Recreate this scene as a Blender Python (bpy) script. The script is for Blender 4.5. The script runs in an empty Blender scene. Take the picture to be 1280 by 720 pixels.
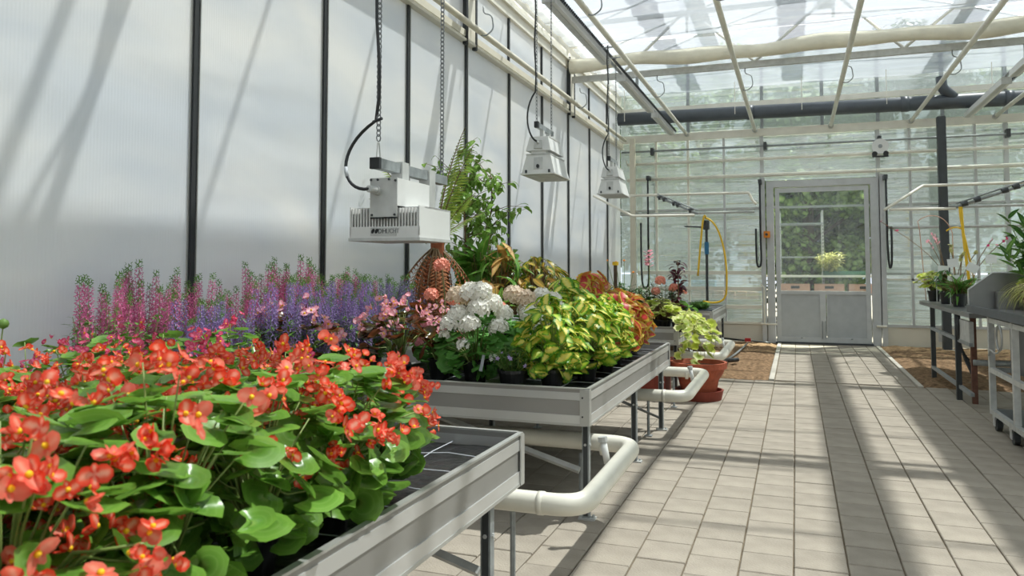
import bpy, math, random
import numpy as np
from mathutils import Vector, Matrix, Quaternion, noise
R = random.Random(7)
PI = math.pi
scene = bpy.context.scene
COL = scene.collection

# ------------------------------------------------------------------ camera
H = 1.35
cam_d = bpy.data.cameras.new('camera'); cam = bpy.data.objects.new('camera', cam_d); COL.objects.link(cam)
cx_ = Vector((0.938659, 0.344847, 0.0)); cf_ = Vector((-0.344385, 0.937401, 0.051744))
cf_.normalize(); cu_ = cx_.cross(cf_).normalized()
cam.matrix_world = Matrix(((cx_.x, cu_.x, -cf_.x, 0), (cx_.y, cu_.y, -cf_.y, 0), (cx_.z, cu_.z, -cf_.z, H), (0, 0, 0, 1)))
cam_d.sensor_width = 36; cam_d.lens = 965 / 1280 * 36
cam_d.shift_y = -73 / 1280
cam_d.clip_start = 0.05; cam_d.clip_end = 300
cam_d.dof.use_dof = True; cam_d.dof.focus_distance = 4.6; cam_d.dof.aperture_fstop = 5.6
scene.camera = cam
# ------------------------------------------------------------------ world
w = bpy.data.worlds.new('sky'); scene.world = w; w.use_nodes = True
nt = w.node_tree; nt.nodes.clear()
o_ = nt.nodes.new('ShaderNodeOutputWorld'); bg = nt.nodes.new('ShaderNodeBackground')
tc = nt.nodes.new('ShaderNodeTexCoord'); mp = nt.nodes.new('ShaderNodeMapping'); mp.inputs['Scale'].default_value = (1, 1, 2.2)
nz = nt.nodes.new('ShaderNodeTexNoise'); nz.inputs['Scale'].default_value = 2.2; nz.inputs['Detail'].default_value = 5
cr = nt.nodes.new('ShaderNodeValToRGB')
cr.color_ramp.elements[0].position = 0.36; cr.color_ramp.elements[0].color = (0.62, 0.75, 0.92, 1)
cr.color_ramp.elements[1].position = 0.56; cr.color_ramp.elements[1].color = (0.98, 0.98, 1.0, 1)
for a, b in ((tc.outputs['Generated'], mp.inputs[0]), (mp.outputs[0], nz.inputs['Vector']), (nz.outputs['Fac'], cr.inputs[0]), (cr.outputs[0], bg.inputs[0]), (bg.outputs[0], o_.inputs[0])):
    nt.links.new(a, b)
bg.inputs[1].default_value = 1.0
# ------------------------------------------------------------------ sun, exposure
sd = bpy.data.lights.new('sun', 'SUN'); sun = bpy.data.objects.new('sun', sd); COL.objects.link(sun)
sd.energy = 13.5; sd.angle = math.radians(1.0); sd.color = (1.0, 0.955, 0.88)
sun.rotation_mode = 'QUATERNION'
sun.rotation_quaternion = Vector((-0.407, -0.34, -1)).to_track_quat('-Z', 'Y')
sun.location = (4, 4, 9)
scene.view_settings.view_transform = 'Standard'; scene.view_settings.look = 'None'
scene.view_settings.gamma = 1; scene.view_settings.use_curve_mapping = False
scene.view_settings.exposure = 0.58

# ------------------------------------------------------------------ material helpers
MATS = {}
def nodes_mat(name):
    m = bpy.data.materials.new(name); m.use_nodes = True
    n = m.node_tree; n.nodes.clear()
    out = n.nodes.new('ShaderNodeOutputMaterial')
    MATS[name] = m
    return m, n, out
def N(n, t, **kw):
    x = n.nodes.new(t)
    for k, v in kw.items():
        if k in x.inputs: x.inputs[k].default_value = v
        else: setattr(x, k, v)
    return x
def ramp(n, stops, interp='LINEAR'):
    r = n.nodes.new('ShaderNodeValToRGB'); r.color_ramp.interpolation = interp
    e = r.color_ramp.elements
    while len(e) < len(stops): e.new(0.5)
    for i, (p, c) in enumerate(stops):
        e[i].position = p; e[i].color = (*c, 1)
    return r
def rgb(r, g, b):   # sRGB 0-255 to linear
    f = lambda c: ((c / 255 + 0.055) / 1.055) ** 2.4 if c > 10 else c / 255 / 12.92
    return (f(r), f(g), f(b))
def simple(name, col, rough=0.5, metal=0.0, var=0.06, scale=8, bump=0.0, spec=0.5, bscale=None, objrand=0.0):
    m, n, out = nodes_mat(name); L = n.links.new
    p = N(n, 'ShaderNodeBsdfPrincipled', Roughness=rough, Metallic=metal)
    p.inputs['Specular IOR Level'].default_value = spec
    t = N(n, 'ShaderNodeTexCoord'); z = N(n, 'ShaderNodeTexNoise', Scale=scale, Detail=4.0)
    L(t.outputs['Object'], z.inputs['Vector'])
    c0 = [max(0, c * (1 - var * 1.6)) for c in col]; c1 = [min(1, c * (1 + var)) for c in col]
    r = ramp(n, [(0.3, c0), (0.7, c1)]); L(z.outputs['Fac'], r.inputs[0])
    src = r.outputs[0]
    if objrand:
        oi = N(n, 'ShaderNodeObjectInfo'); ge = N(n, 'ShaderNodeNewGeometry')
        ad = N(n, 'ShaderNodeMath', operation='ADD'); L(oi.outputs['Random'], ad.inputs[0]); L(ge.outputs['Random Per Island'], ad.inputs[1])
        mr = N(n, 'ShaderNodeMapRange'); L(ad.outputs[0], mr.inputs[0]); mr.inputs[2].default_value = 2.0
        mr.inputs[3].default_value = 1 - objrand; mr.inputs[4].default_value = 1 + objrand
        hs = N(n, 'ShaderNodeHueSaturation'); L(mr.outputs[0], hs.inputs['Value']); L(src, hs.inputs['Color']); src = hs.outputs[0]
    L(src, p.inputs['Base Color'])
    if bump:
        z2 = N(n, 'ShaderNodeTexNoise', Scale=bscale or scale * 6, Detail=5.0); L(t.outputs['Object'], z2.inputs['Vector'])
        b = N(n, 'ShaderNodeBump', Strength=bump, Distance=0.02); L(z2.outputs['Fac'], b.inputs['Height']); L(b.outputs[0], p.inputs['Normal'])
    L(p.outputs[0], out.inputs[0])
    return m
def leafmat(name, c_in, c_mid, c_edge, rough=0.35, transl=0.3, var=0.25, edge=(0.55, 0.75), vein=0.0, veincol=None, patch=0.0, tint=None, spec=0.4):
    """colour by the leaf's own UV (u across 0..1, v along 0..1): centre, blade, margin"""
    m, n, out = nodes_mat(name); L = n.links.new
    uv = N(n, 'ShaderNodeUVMap'); sp = N(n, 'ShaderNodeSeparateXYZ'); L(uv.outputs[0], sp.inputs[0])
    su = N(n, 'ShaderNodeMath', operation='SUBTRACT'); L(sp.outputs[0], su.inputs[0]); su.inputs[1].default_value = 0.5
    ab = N(n, 'ShaderNodeMath', operation='ABSOLUTE'); L(su.outputs[0], ab.inputs[0])
    mu = N(n, 'ShaderNodeMath', operation='MULTIPLY'); L(ab.outputs[0], mu.inputs[0]); mu.inputs[1].default_value = 2.0
    # tip counts as margin too
    v2 = N(n, 'ShaderNodeMath', operation='POWER'); L(sp.outputs[1], v2.inputs[0]); v2.inputs[1].default_value = 5.0
    mx = N(n, 'ShaderNodeMath', operation='MAXIMUM'); L(mu.outputs[0], mx.inputs[0]); L(v2.outputs[0], mx.inputs[1])
    oi = N(n, 'ShaderNodeObjectInfo'); ge = N(n, 'ShaderNodeNewGeometry')
    tc = N(n, 'ShaderNodeTexCoord'); z = N(n, 'ShaderNodeTexNoise', Scale=30.0, Detail=3.0); L(tc.outputs['Object'], z.inputs['Vector'])
    zz = N(n, 'ShaderNodeMath', operation='MULTIPLY_ADD'); L(z.outputs['Fac'], zz.inputs[0]); zz.inputs[1].default_value = 0.5; L(mx.outputs[0], zz.inputs[2])
    zs = N(n, 'ShaderNodeMath', operation='SUBTRACT'); L(zz.outputs[0], zs.inputs[0]); zs.inputs[1].default_value = 0.25
    r = ramp(n, [(0.12, c_in), (edge[0], c_mid), (edge[1], c_edge)]); L(zs.outputs[0], r.inputs[0])
    src = r.outputs[0]
    if vein:
        wv = N(n, 'ShaderNodeTexWave', Scale=1.0, Distortion=0.6); wv.bands_direction = 'X'
        cb = N(n, 'ShaderNodeCombineXYZ')
        m1 = N(n, 'ShaderNodeMath', operation='MULTIPLY_ADD'); L(mu.outputs[0], m1.inputs[0]); m1.inputs[1].default_value = -1.2
        m2 = N(n, 'ShaderNodeMath', operation='MULTIPLY'); L(sp.outputs[1], m2.inputs[0]); m2.inputs[1].default_value = 2.6; L(m2.outputs[0], m1.inputs[2])
        L(m1.outputs[0], cb.inputs[0]); L(cb.outputs[0], wv.inputs['Vector'])
        vr = ramp(n, [(0.75, (0, 0, 0)), (1.0, (1, 1, 1))]); L(wv.outputs['Fac'], vr.inputs[0])
        vm = N(n, 'ShaderNodeMath', operation='MULTIPLY'); L(vr.outputs[0], vm.inputs[0]); vm.inputs[1].default_value = vein
        mixv = N(n, 'ShaderNodeMix', data_type='RGBA'); L(vm.outputs[0], mixv.inputs['Factor']); L(src, mixv.inputs['A'])
        mixv.inputs['B'].default_value = (*(veincol or c_in), 1); src = mixv.outputs['Result']
    ad = N(n, 'ShaderNodeMath', operation='ADD'); L(oi.outputs['Random'], ad.inputs[0]); L(ge.outputs['Random Per Island'], ad.inputs[1])
    mr = N(n, 'ShaderNodeMapRange'); L(ad.outputs[0], mr.inputs[0]); mr.inputs[2].default_value = 2.0
    mr.inputs[3].default_value = 1 - var; mr.inputs[4].default_value = 1 + var * 0.8
    hs = N(n, 'ShaderNodeHueSaturation'); L(mr.outputs[0], hs.inputs['Value']); L(src, hs.inputs['Color'])
    if tint:
        mt = N(n, 'ShaderNodeMix', data_type='RGBA'); L(hs.outputs[0], mt.inputs['A']); mt.inputs['B'].default_value = (*tint, 1)
        f = N(n, 'ShaderNodeMapRange'); L(oi.outputs['Random'], f.inputs[0]); f.inputs[1].default_value = 0.55; f.inputs[4].default_value = 0.75
        L(f.outputs[0], mt.inputs['Factor']); src = mt.outputs['Result']
    else: src = hs.outputs[0]
    p = N(n, 'ShaderNodeBsdfPrincipled', Roughness=rough); p.inputs['Specular IOR Level'].default_value = spec
    L(src, p.inputs['Base Color'])
    tr = N(n, 'ShaderNodeBsdfTranslucent'); L(src, tr.inputs[0])
    ms = N(n, 'ShaderNodeMixShader'); ms.inputs[0].default_value = transl
    L(p.outputs[0], ms.inputs[1]); L(tr.outputs[0], ms.inputs[2]); L(ms.outputs[0], out.inputs[0])
    return m
def sheet_mat(name, transp, tint, diff, transl_share=0.6, gloss=0.15, rough=0.15, bump=None):
    """glass, film and polycarbonate: part clear, part milky (lets light through scattered), part mirror"""
    m, n, out = nodes_mat(name); L = n.links.new
    t = N(n, 'ShaderNodeBsdfTransparent'); t.inputs[0].default_value = (*tint, 1)
    d = N(n, 'ShaderNodeBsdfDiffuse'); d.inputs[0].default_value = (*diff, 1)
    tr = N(n, 'ShaderNodeBsdfTranslucent'); tr.inputs[0].default_value = (*diff, 1)
    g = N(n, 'ShaderNodeBsdfGlossy', Roughness=rough); g.inputs[0].default_value = (0.9, 0.9, 0.9, 1)
    a = N(n, 'ShaderNodeMixShader'); a.inputs[0].default_value = transl_share; L(d.outputs[0], a.inputs[1]); L(tr.outputs[0], a.inputs[2])
    b = N(n, 'ShaderNodeMixShader'); b.inputs[0].default_value = transp; L(a.outputs[0], b.inputs[1]); L(t.outputs[0], b.inputs[2])
    c = N(n, 'ShaderNodeMixShader'); c.inputs[0].default_value = gloss; L(b.outputs[0], c.inputs[1]); L(g.outputs[0], c.inputs[2])
    if bump:
        direction, sc, st, wob = bump
        tcn = N(n, 'ShaderNodeTexCoord'); mpn = N(n, 'ShaderNodeMapping'); mpn.inputs['Scale'].default_value = direction
        nz = N(n, 'ShaderNodeTexNoise', Scale=sc, Detail=2.0, Distortion=wob); L(tcn.outputs['Object'], mpn.inputs[0]); L(mpn.outputs[0], nz.inputs['Vector'])
        bp = N(n, 'ShaderNodeBump', Strength=st, Distance=0.05); L(nz.outputs['Fac'], bp.inputs['Height'])
        for q in (g, d, tr): L(bp.outputs[0], q.inputs['Normal'])
    L(c.outputs[0], out.inputs[0])
    return m

M = {}
M['paver'] = simple('concrete_paver', rgb(158, 149, 136), 0.85, var=0.10, scale=5, bump=0.25, bscale=90, objrand=0.10, spec=0.2)
M['kerb'] = simple('kerb_concrete', rgb(190, 184, 172), 0.85, var=0.08, scale=5, bump=0.2, spec=0.2)
M['sand'] = simple('joint_sand', rgb(124, 112, 94), 0.95, var=0.2, scale=14, spec=0.1)
M['soil'] = simple('dry_bark_soil', rgb(138, 112, 86), 0.95, var=0.35, scale=22, bump=0.9, bscale=50, spec=0.1)
M['alu'] = simple('aluminium_profile', rgb(196, 196, 192), 0.38, metal=0.6, var=0.05, scale=3)
M['alu_dark'] = simple('aluminium_groove', rgb(160, 158, 154), 0.45, metal=0.5, var=0.05, scale=3)
M['alu_light'] = simple('aluminium_rib', rgb(214, 214, 212), 0.32, metal=0.6, var=0.05, scale=3)
M['galv'] = simple('galvanised_steel', rgb(150, 155, 156), 0.45, metal=0.3, var=0.15, scale=25)
M['galv_light'] = simple('pale_galvanised_steel', rgb(190, 191, 188), 0.45, metal=0.12, var=0.10, scale=15)
M['steel_dark'] = simple('dark_post_steel', rgb(58, 62, 64), 0.5, var=0.1, scale=10)
M['rubber'] = simple('black_gasket_rubber', rgb(38, 41, 43), 0.6, var=0.1)
M['white_pipe'] = simple('white_painted_pipe', rgb(226, 222, 208), 0.35, var=0.05, scale=6)
M['cream_pipe'] = simple('cream_heating_pipe', rgb(214, 207, 188), 0.45, var=0.05, scale=6)
M['white_paint'] = simple('white_powder_coat', rgb(216, 216, 213), 0.4, var=0.03)
M['cream_panel'] = simple('cream_wall_panel', rgb(222, 217, 202), 0.5, var=0.04)
M['plinth'] = simple('plinth_panel', rgb(216, 210, 194), 0.5, var=0.05, scale=2)
M['door_alu'] = simple('door_frame_aluminium', rgb(190, 192, 192), 0.42, metal=0.12, var=0.05)
M['door_panel'] = simple('grey_door_panel', rgb(172, 175, 176), 0.5, metal=0.0, var=0.04)
M['dark_pvc'] = simple('dark_grey_pvc', rgb(72, 78, 84), 0.4, var=0.08)
M['black'] = simple('black_plastic', rgb(26, 27, 28), 0.42, var=0.2)
M['black_gloss'] = simple('wet_black_liner', rgb(22, 23, 25), 0.3, var=0.3, scale=12, bump=0.7, bscale=14)
M['white_cord'] = simple('white_cord', rgb(178, 182, 186), 0.5)
M['cable'] = simple('black_cable', rgb(30, 32, 34), 0.45)
M['chain'] = simple('steel_chain', rgb(120, 122, 124), 0.4, metal=0.8)
M['rollcloth'] = simple('cream_screen_cloth', rgb(226, 220, 200), 0.8, var=0.08, scale=4, bump=0.5, bscale=9)
M['terracotta'] = simple('terracotta', rgb(168, 84, 56), 0.75, var=0.18, scale=9, bump=0.2)
M['terracotta_dark'] = simple('red_brown_planter', rgb(130, 56, 40), 0.7, var=0.15, scale=5)
M['potsoil'] = simple('potting_soil', rgb(70, 50, 38), 0.95, var=0.4, scale=50, bump=0.8, spec=0.1)
M['stainless'] = simple('brushed_stainless', rgb(150, 150, 148), 0.35, metal=0.8, var=0.08, scale=4)
M['bench_dark'] = simple('dark_bench_edge', rgb(84, 90, 98), 0.35, metal=0.5, var=0.1)
M['rust'] = simple('rusty_brown_leg', rgb(112, 74, 60), 0.7, var=0.2, scale=20)
M['yellow_hose'] = simple('yellow_hose', rgb(226, 184, 30), 0.4)
M['blue'] = simple('blue_valve_plastic', rgb(40, 110, 150), 0.4)
M['orange'] = simple('orange_plastic', rgb(232, 140, 30), 0.5)
M['brass'] = simple('brass_fitting', rgb(160, 130, 90), 0.35, metal=0.9)
M['label'] = simple('white_plastic_tag', rgb(232, 232, 230), 0.5, var=0.02)
M['ink'] = simple('black_print', rgb(20, 20, 22), 0.6)
M['ink_grey'] = simple('grey_print', rgb(120, 122, 124), 0.6)
M['crate'] = simple('pale_terracotta_crate', rgb(206, 160, 138), 0.7, var=0.1, scale=6)
M['bluecrate'] = simple('light_blue_crate', rgb(120, 170, 205), 0.6)
M['bark'] = simple('tree_bark', rgb(90, 74, 58), 0.9, var=0.3, scale=12, bump=0.6)
M['outground'] = simple('outside_ground', rgb(120, 118, 104), 0.95, var=0.2, scale=1.5)
M['green_tray'] = simple('dark_green_planter', rgb(36, 84, 66), 0.5)
M['red_tap'] = simple('red_tap', rgb(190, 40, 40), 0.5)

M['film'] = sheet_mat('shade_film', 0.42, (0.86, 0.89, 0.93), (0.34, 0.37, 0.41), 0.5, 0.20, 0.12, bump=((0.35, 2.2, 1), 1.6, 0.9, 1.6))
M['roof_glass'] = sheet_mat('roof_glass', 0.93, (0.96, 0.98, 0.98), (0.9, 0.9, 0.9), 0.5, 0.05, 0.05)
M['gable'] = sheet_mat('gable_polycarbonate', 0.60, (0.80, 0.87, 0.84), (0.44, 0.49, 0.475), 0.45, 0.26, 0.08, bump=((0.05, 0.05, 2.0), 3.0, 0.7, 0.4))
M['door_glass'] = sheet_mat('door_glass', 0.97, (0.84, 0.89, 0.87), (0.4, 0.4, 0.4), 0.5, 0.07, 0.03)
M['poly'] = None
def polycarb():
    m, n, out = nodes_mat('opal_polycarbonate'); L = n.links.new
    tcn = N(n, 'ShaderNodeTexCoord')
    nzb = N(n, 'ShaderNodeTexNoise', Scale=1.2, Detail=3.0, Distortion=0.5); mpn = N(n, 'ShaderNodeMapping'); mpn.inputs['Scale'].default_value = (1, 0.6, 1.6)
    L(tcn.outputs['Object'], mpn.inputs[0]); L(mpn.outputs[0], nzb.inputs['Vector'])
    r = ramp(n, [(0.3, rgb(218, 222, 226)), (0.7, rgb(236, 236, 234))]); L(nzb.outputs['Fac'], r.inputs[0])
    wv = N(n, 'ShaderNodeTexWave', Scale=16.0); wv.bands_direction = 'Y'; L(tcn.outputs['Object'], wv.inputs['Vector'])
    bp = N(n, 'ShaderNodeBump', Strength=0.12, Distance=0.01); L(wv.outputs['Fac'], bp.inputs['Height'])
    nz2 = N(n, 'ShaderNodeTexNoise', Scale=0.9, Detail=1.0, Distortion=1.0); mp2 = N(n, 'ShaderNodeMapping'); mp2.inputs['Scale'].default_value = (1, 0.35, 2.4)
    L(tcn.outputs['Object'], mp2.inputs[0]); L(mp2.outputs[0], nz2.inputs['Vector'])
    b2 = N(n, 'ShaderNodeBump', Strength=0.35, Distance=0.06); L(nz2.outputs['Fac'], b2.inputs['Height']); L(bp.outputs[0], b2.inputs['Normal'])
    p = N(n, 'ShaderNodeBsdfPrincipled', Roughness=0.33); p.inputs['Specular IOR Level'].default_value = 0.6
    L(r.outputs[0], p.inputs['Base Color']); L(b2.outputs[0], p.inputs['Normal'])
    tr = N(n, 'ShaderNodeBsdfTranslucent'); L(r.outputs[0], tr.inputs[0])
    ms = N(n, 'ShaderNodeMixShader'); ms.inputs[0].default_value = 0.42
    L(p.outputs[0], ms.inputs[1]); L(tr.outputs[0], ms.inputs[2]); L(ms.outputs[0], out.inputs[0])
    return m
M['poly'] = polycarb()

# foliage
G = rgb
M['begonia_leaf'] = leafmat('begonia_leaf', G(142, 176, 84), G(94, 140, 52), G(120, 166, 64), 0.3, 0.36, 0.4, (0.3, 0.95), vein=0.35, veincol=G(140, 178, 90), spec=0.6)
M['begonia_petal'] = leafmat('begonia_petal', G(255, 176, 150), G(246, 96, 66), G(236, 66, 44), 0.5, 0.5, 0.16, (0.5, 0.95), tint=G(248, 140, 120))
M['begonia_pink'] = leafmat('begonia_pink_petal', G(250, 150, 180), G(232, 84, 128), G(222, 66, 112), 0.45, 0.5, 0.15, (0.5, 0.95), tint=G(236, 120, 160))
M['pale_pink'] = leafmat('pale_pink_petal', G(255, 220, 226), G(244, 178, 192), G(238, 152, 174), 0.45, 0.5, 0.12, (0.5, 0.95), tint=G(250, 190, 200))
M['bronze_leaf'] = leafmat('bronze_begonia_leaf', G(96, 104, 52), G(84, 62, 34), G(126, 70, 40), 0.24, 0.3, 0.4, (0.35, 0.9), tint=G(70, 92, 44), spec=0.7)
M['yellow'] = leafmat('yellow_stamens', G(250, 200, 30), G(250, 190, 20), G(240, 170, 10), 0.6, 0.1, 0.1)
M['stem'] = simple('green_stem', rgb(130, 150, 80), 0.5, var=0.2)
M['stem_brown'] = simple('brown_stem', rgb(120, 96, 66), 0.7, var=0.2)
M['geranium_leaf'] = leafmat('geranium_leaf', G(140, 184, 104), G(88, 148, 66), G(104, 164, 74), 0.5, 0.34, 0.3, (0.3, 0.9), vein=0.25, veincol=G(130, 170, 100))
M['white_petal'] = leafmat('white_geranium_petal', G(253, 251, 242), G(252, 250, 244), G(246, 242, 230), 0.55, 0.3, 0.06)
M['cream_petal'] = leafmat('cream_geranium_petal', G(240, 216, 190), G(236, 222, 204), G(226, 206, 182), 0.55, 0.35, 0.06)
M['salmon_petal'] = leafmat('salmon_geranium_petal', G(255, 200, 176), G(250, 164, 140), G(244, 144, 120), 0.55, 0.25, 0.10)
M['coleus_yellow'] = leafmat('yellow_coleus_leaf', G(244, 232, 130), G(236, 222, 92), G(96, 156, 40), 0.42, 0.40, 0.16, (0.42, 0.70))
M['coleus_lime'] = leafmat('lime_coleus_leaf', G(200, 214, 80), G(168, 200, 60), G(96, 150, 40), 0.42, 0.40, 0.2, (0.4, 0.8))
M['coleus_red'] = leafmat('red_coleus_leaf', G(220, 84, 84), G(186, 58, 50), G(206, 196, 70), 0.42, 0.38, 0.25, (0.45, 0.78), tint=G(170, 140, 48), vein=0.4, veincol=G(230, 110, 100))
M['croton_leaf'] = leafmat('croton_leaf', G(220, 186, 70), G(150, 160, 60), G(96, 120, 44), 0.4, 0.3, 0.35, (0.3, 0.8), tint=G(196, 130, 60))
M['ficus_leaf'] = leafmat('ficus_leaf', G(160, 190, 100), G(122, 164, 72), G(136, 174, 80), 0.35, 0.35, 0.35, (0.3, 0.9))
M['dark_leaf'] = leafmat('deep_green_leaf', G(96, 140, 64), G(54, 100, 42), G(64, 110, 46), 0.4, 0.28, 0.35, (0.3, 0.9))
M['mid_leaf'] = leafmat('mid_green_leaf', G(130, 166, 84), G(88, 132, 58), G(96, 140, 60), 0.45, 0.3, 0.3, (0.3, 0.9))
M['broad_leaf'] = leafmat('broad_green_leaf', G(150, 184, 90), G(92, 146, 56), G(100, 150, 60), 0.32, 0.38, 0.2, (0.2, 0.9), vein=0.2)
M['fern_leaf'] = leafmat('fern_leaflet', G(160, 170, 80), G(130, 156, 66), G(120, 148, 60), 0.5, 0.35, 0.25)
M['dead_frond'] = leafmat('dry_brown_frond', G(196, 124, 82), G(178, 104, 64), G(156, 88, 54), 0.7, 0.3, 0.3, tint=G(208, 150, 106))
M['tan_leaf'] = leafmat('dry_tan_leaf', G(214, 180, 110), G(200, 160, 90), G(176, 130, 70), 0.6, 0.3, 0.25)
M['purple_petal'] = leafmat('purple_angelonia_petal', G(190, 170, 216), G(160, 136, 196), G(140, 116, 180), 0.6, 0.35, 0.35, tint=G(176, 150, 210))
M['magenta_petal'] = leafmat('pink_angelonia_petal', G(236, 150, 188), G(216, 112, 158), G(186, 78, 128), 0.6, 0.35, 0.35, tint=G(226, 130, 176))
M['grey_spike'] = leafmat('grey_lavender_petal', G(160, 150, 186), G(134, 124, 162), G(118, 110, 148), 0.6, 0.3, 0.35)
M['maroon_leaf'] = leafmat('maroon_leaf', G(110, 40, 58), G(74, 26, 40), G(60, 22, 34), 0.35, 0.2, 0.35, (0.3, 0.9))
M['ivy_leaf'] = leafmat('cream_edged_trailing_leaf', G(170, 190, 80), G(176, 200, 84), G(232, 232, 160), 0.45, 0.42, 0.15, (0.5, 0.85), tint=G(206, 220, 60))
M['grass_blade'] = leafmat('striped_grass_blade', G(216, 206, 150), G(196, 188, 120), G(150, 160, 84), 0.5, 0.3, 0.2, (0.4, 0.8))
M['lilac'] = leafmat('lilac_petal', G(206, 190, 226), G(190, 170, 220), G(176, 156, 210), 0.5, 0.4, 0.1)
M['magenta_orchid'] = leafmat('magenta_orchid_petal', G(220, 60, 120), G(214, 50, 110), G(190, 40, 90), 0.5, 0.4, 0.1)
M['tree_leaf'] = leafmat('outdoor_tree_leaf', G(160, 184, 104), G(88, 128, 56), G(104, 140, 62), 0.5, 0.3, 0.5, tint=G(130, 156, 80))
M['tree_leaf_dark'] = leafmat('outdoor_dark_tree_leaf', G(70, 100, 50), G(44, 76, 36), G(50, 84, 38), 0.5, 0.25, 0.5)

# ------------------------------------------------------------------ mesh builder
class MB:
    def __init__(s): s.v = []; s.f = []; s.m = []; s.uv = {}
    def add(s, vs, fs, mi=0, uvs=None):
        b = len(s.v); s.v += [tuple(v) for v in vs]
        for k, f in enumerate(fs):
            if uvs is not None: s.uv[len(s.f)] = [uvs[i] for i in f]
            s.f.append(tuple(b + i for i in f)); s.m.append(mi)
        return s
    def box(s, x0, x1, y0, y1, z0, z1, mi=0):
        vs = [(x0, y0, z0), (x1, y0, z0), (x1, y1, z0), (x0, y1, z0), (x0, y0, z1), (x1, y0, z1), (x1, y1, z1), (x0, y1, z1)]
        return s.add(vs, [(0, 3, 2, 1), (4, 5, 6, 7), (0, 1, 5, 4), (1, 2, 6, 5), (2, 3, 7, 6), (3, 0, 4, 7)], mi)
    def boxm(s, mat, dx, dy, dz, mi=0):
        vs = [mat @ Vector((a * dx / 2, b * dy / 2, c * dz / 2)) for a, b, c in ((-1, -1, -1), (1, -1, -1), (1, 1, -1), (-1, 1, -1), (-1, -1, 1), (1, -1, 1), (1, 1, 1), (-1, 1, 1))]
        return s.add(vs, [(0, 3, 2, 1), (4, 5, 6, 7), (0, 1, 5, 4), (1, 2, 6, 5), (2, 3, 7, 6), (3, 0, 4, 7)], mi)
    def tube(s, pts, r, seg=8, mi=0, caps=True):
        pts = [Vector(p) for p in pts]; n = len(pts)
        rs = r if isinstance(r, (list, tuple)) else [r] * n
        d0 = (pts[1] - pts[0]).normalized()
        up = Vector((0, 0, 1)) if abs(d0.z) < 0.9 else Vector((1, 0, 0))
        x = d0.cross(up).normalized(); vs = []
        for i in range(n):
            d = (pts[min(i + 1, n - 1)] - pts[max(i - 1, 0)])
            d = d.normalized() if d.length > 1e-9 else d0
            x = (x - d * x.dot(d)); x = x.normalized() if x.length > 1e-6 else d.orthogonal().normalized()
            y = d.cross(x)
            for k in range(seg):
                a = 2 * PI * k / seg; vs.append(pts[i] + (x * math.cos(a) + y * math.sin(a)) * rs[i])
        fs = [(i * seg + k, i * seg + (k + 1) % seg, (i + 1) * seg + (k + 1) % seg, (i + 1) * seg + k) for i in range(n - 1) for k in range(seg)]
        if caps: fs += [tuple(range(seg))[::-1], tuple((n - 1) * seg + k for k in range(seg))]
        return s.add(vs, fs, mi)
    def lathe(s, prof, seg=20, mi=0, c=(0, 0, 0)):
        vs = [(c[0] + r * math.cos(2 * PI * k / seg), c[1] + r * math.sin(2 * PI * k / seg), c[2] + z) for r, z in prof for k in range(seg)]
        fs = [(i * seg + k, i * seg + (k + 1) % seg, (i + 1) * seg + (k + 1) % seg, (i + 1) * seg + k) for i in range(len(prof) - 1) for k in range(seg)]
        return s.add(vs, fs, mi)
    def join(s, o, mat=None, mi=None):
        b = len(s.f); vb = len(s.v)
        s.v += [tuple(mat @ Vector(v)) for v in o.v] if mat is not None else list(o.v)
        for k, f in enumerate(o.f):
            if k in o.uv: s.uv[len(s.f)] = o.uv[k]
            s.f.append(tuple(vb + i for i in f)); s.m.append(o.m[k] if mi is None else mi)
        return s
    def mesh(s, name, mats, smooth=False):
        me = bpy.data.meshes.new(name); me.from_pydata(s.v, [], s.f)
        for m in (mats if isinstance(mats, (list, tuple)) else [mats]): me.materials.append(M[m] if isinstance(m, str) else m)
        if len(me.materials) > 1: me.polygons.foreach_set('material_index', s.m)
        if s.uv:
            l = me.uv_layers.new(name='UVMap'); dat = np.zeros((len(me.loops), 2), dtype=np.float32)
            i = 0
            for k, f in enumerate(s.f):
                u = s.uv.get(k)
                if u is not None:
                    for j in range(len(f)): dat[i + j] = u[j]
                i += len(f)
            l.data.foreach_set('uv', dat.ravel())
        if smooth is True: me.polygons.foreach_set('use_smooth', [True] * len(me.polygons))
        me.update(); return me
    def build(s, name, mats, parent=None, smooth=False, loc=None, **kw):
        return put(name, s.mesh(name, mats, smooth), parent, loc, **kw)
def put(name, me, parent=None, loc=None, mat=None, **kw):
    o = bpy.data.objects.new(name, me); COL.objects.link(o)
    if parent is not None: o.parent = parent
    if mat is not None:
        l, q, sc = mat.decompose(); o.location = l; o.rotation_mode = 'QUATERNION'; o.rotation_quaternion = q; o.scale = sc
    if loc is not None: o.location = loc
    for k, v in kw.items(): o[k] = v
    return o
def tag(o, label, cat, group=None):
    o['label'] = label; o['category'] = cat
    if group: o['group'] = group
    return o
def empty(name, loc=(0, 0, 0), rz=0, sc=1.0):
    o = bpy.data.objects.new(name, None); COL.objects.link(o); o.location = loc; o.rotation_euler = (0, 0, rz); o.scale = (sc,) * 3
    o.empty_display_size = 0.05; return o
def thing(name, label, cat, loc=(0, 0, 0), rz=0, group=None, sc=1.0): return tag(empty(name, loc, rz, sc), label, cat, group)
def struct(o): o['kind'] = 'structure'; return o
def ring(c, r, n=10, ax='z'):
    return [(c[0] + r * math.cos(2 * PI * k / n), c[1] + r * math.sin(2 * PI * k / n), c[2]) for k in range(n + 1)]
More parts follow.
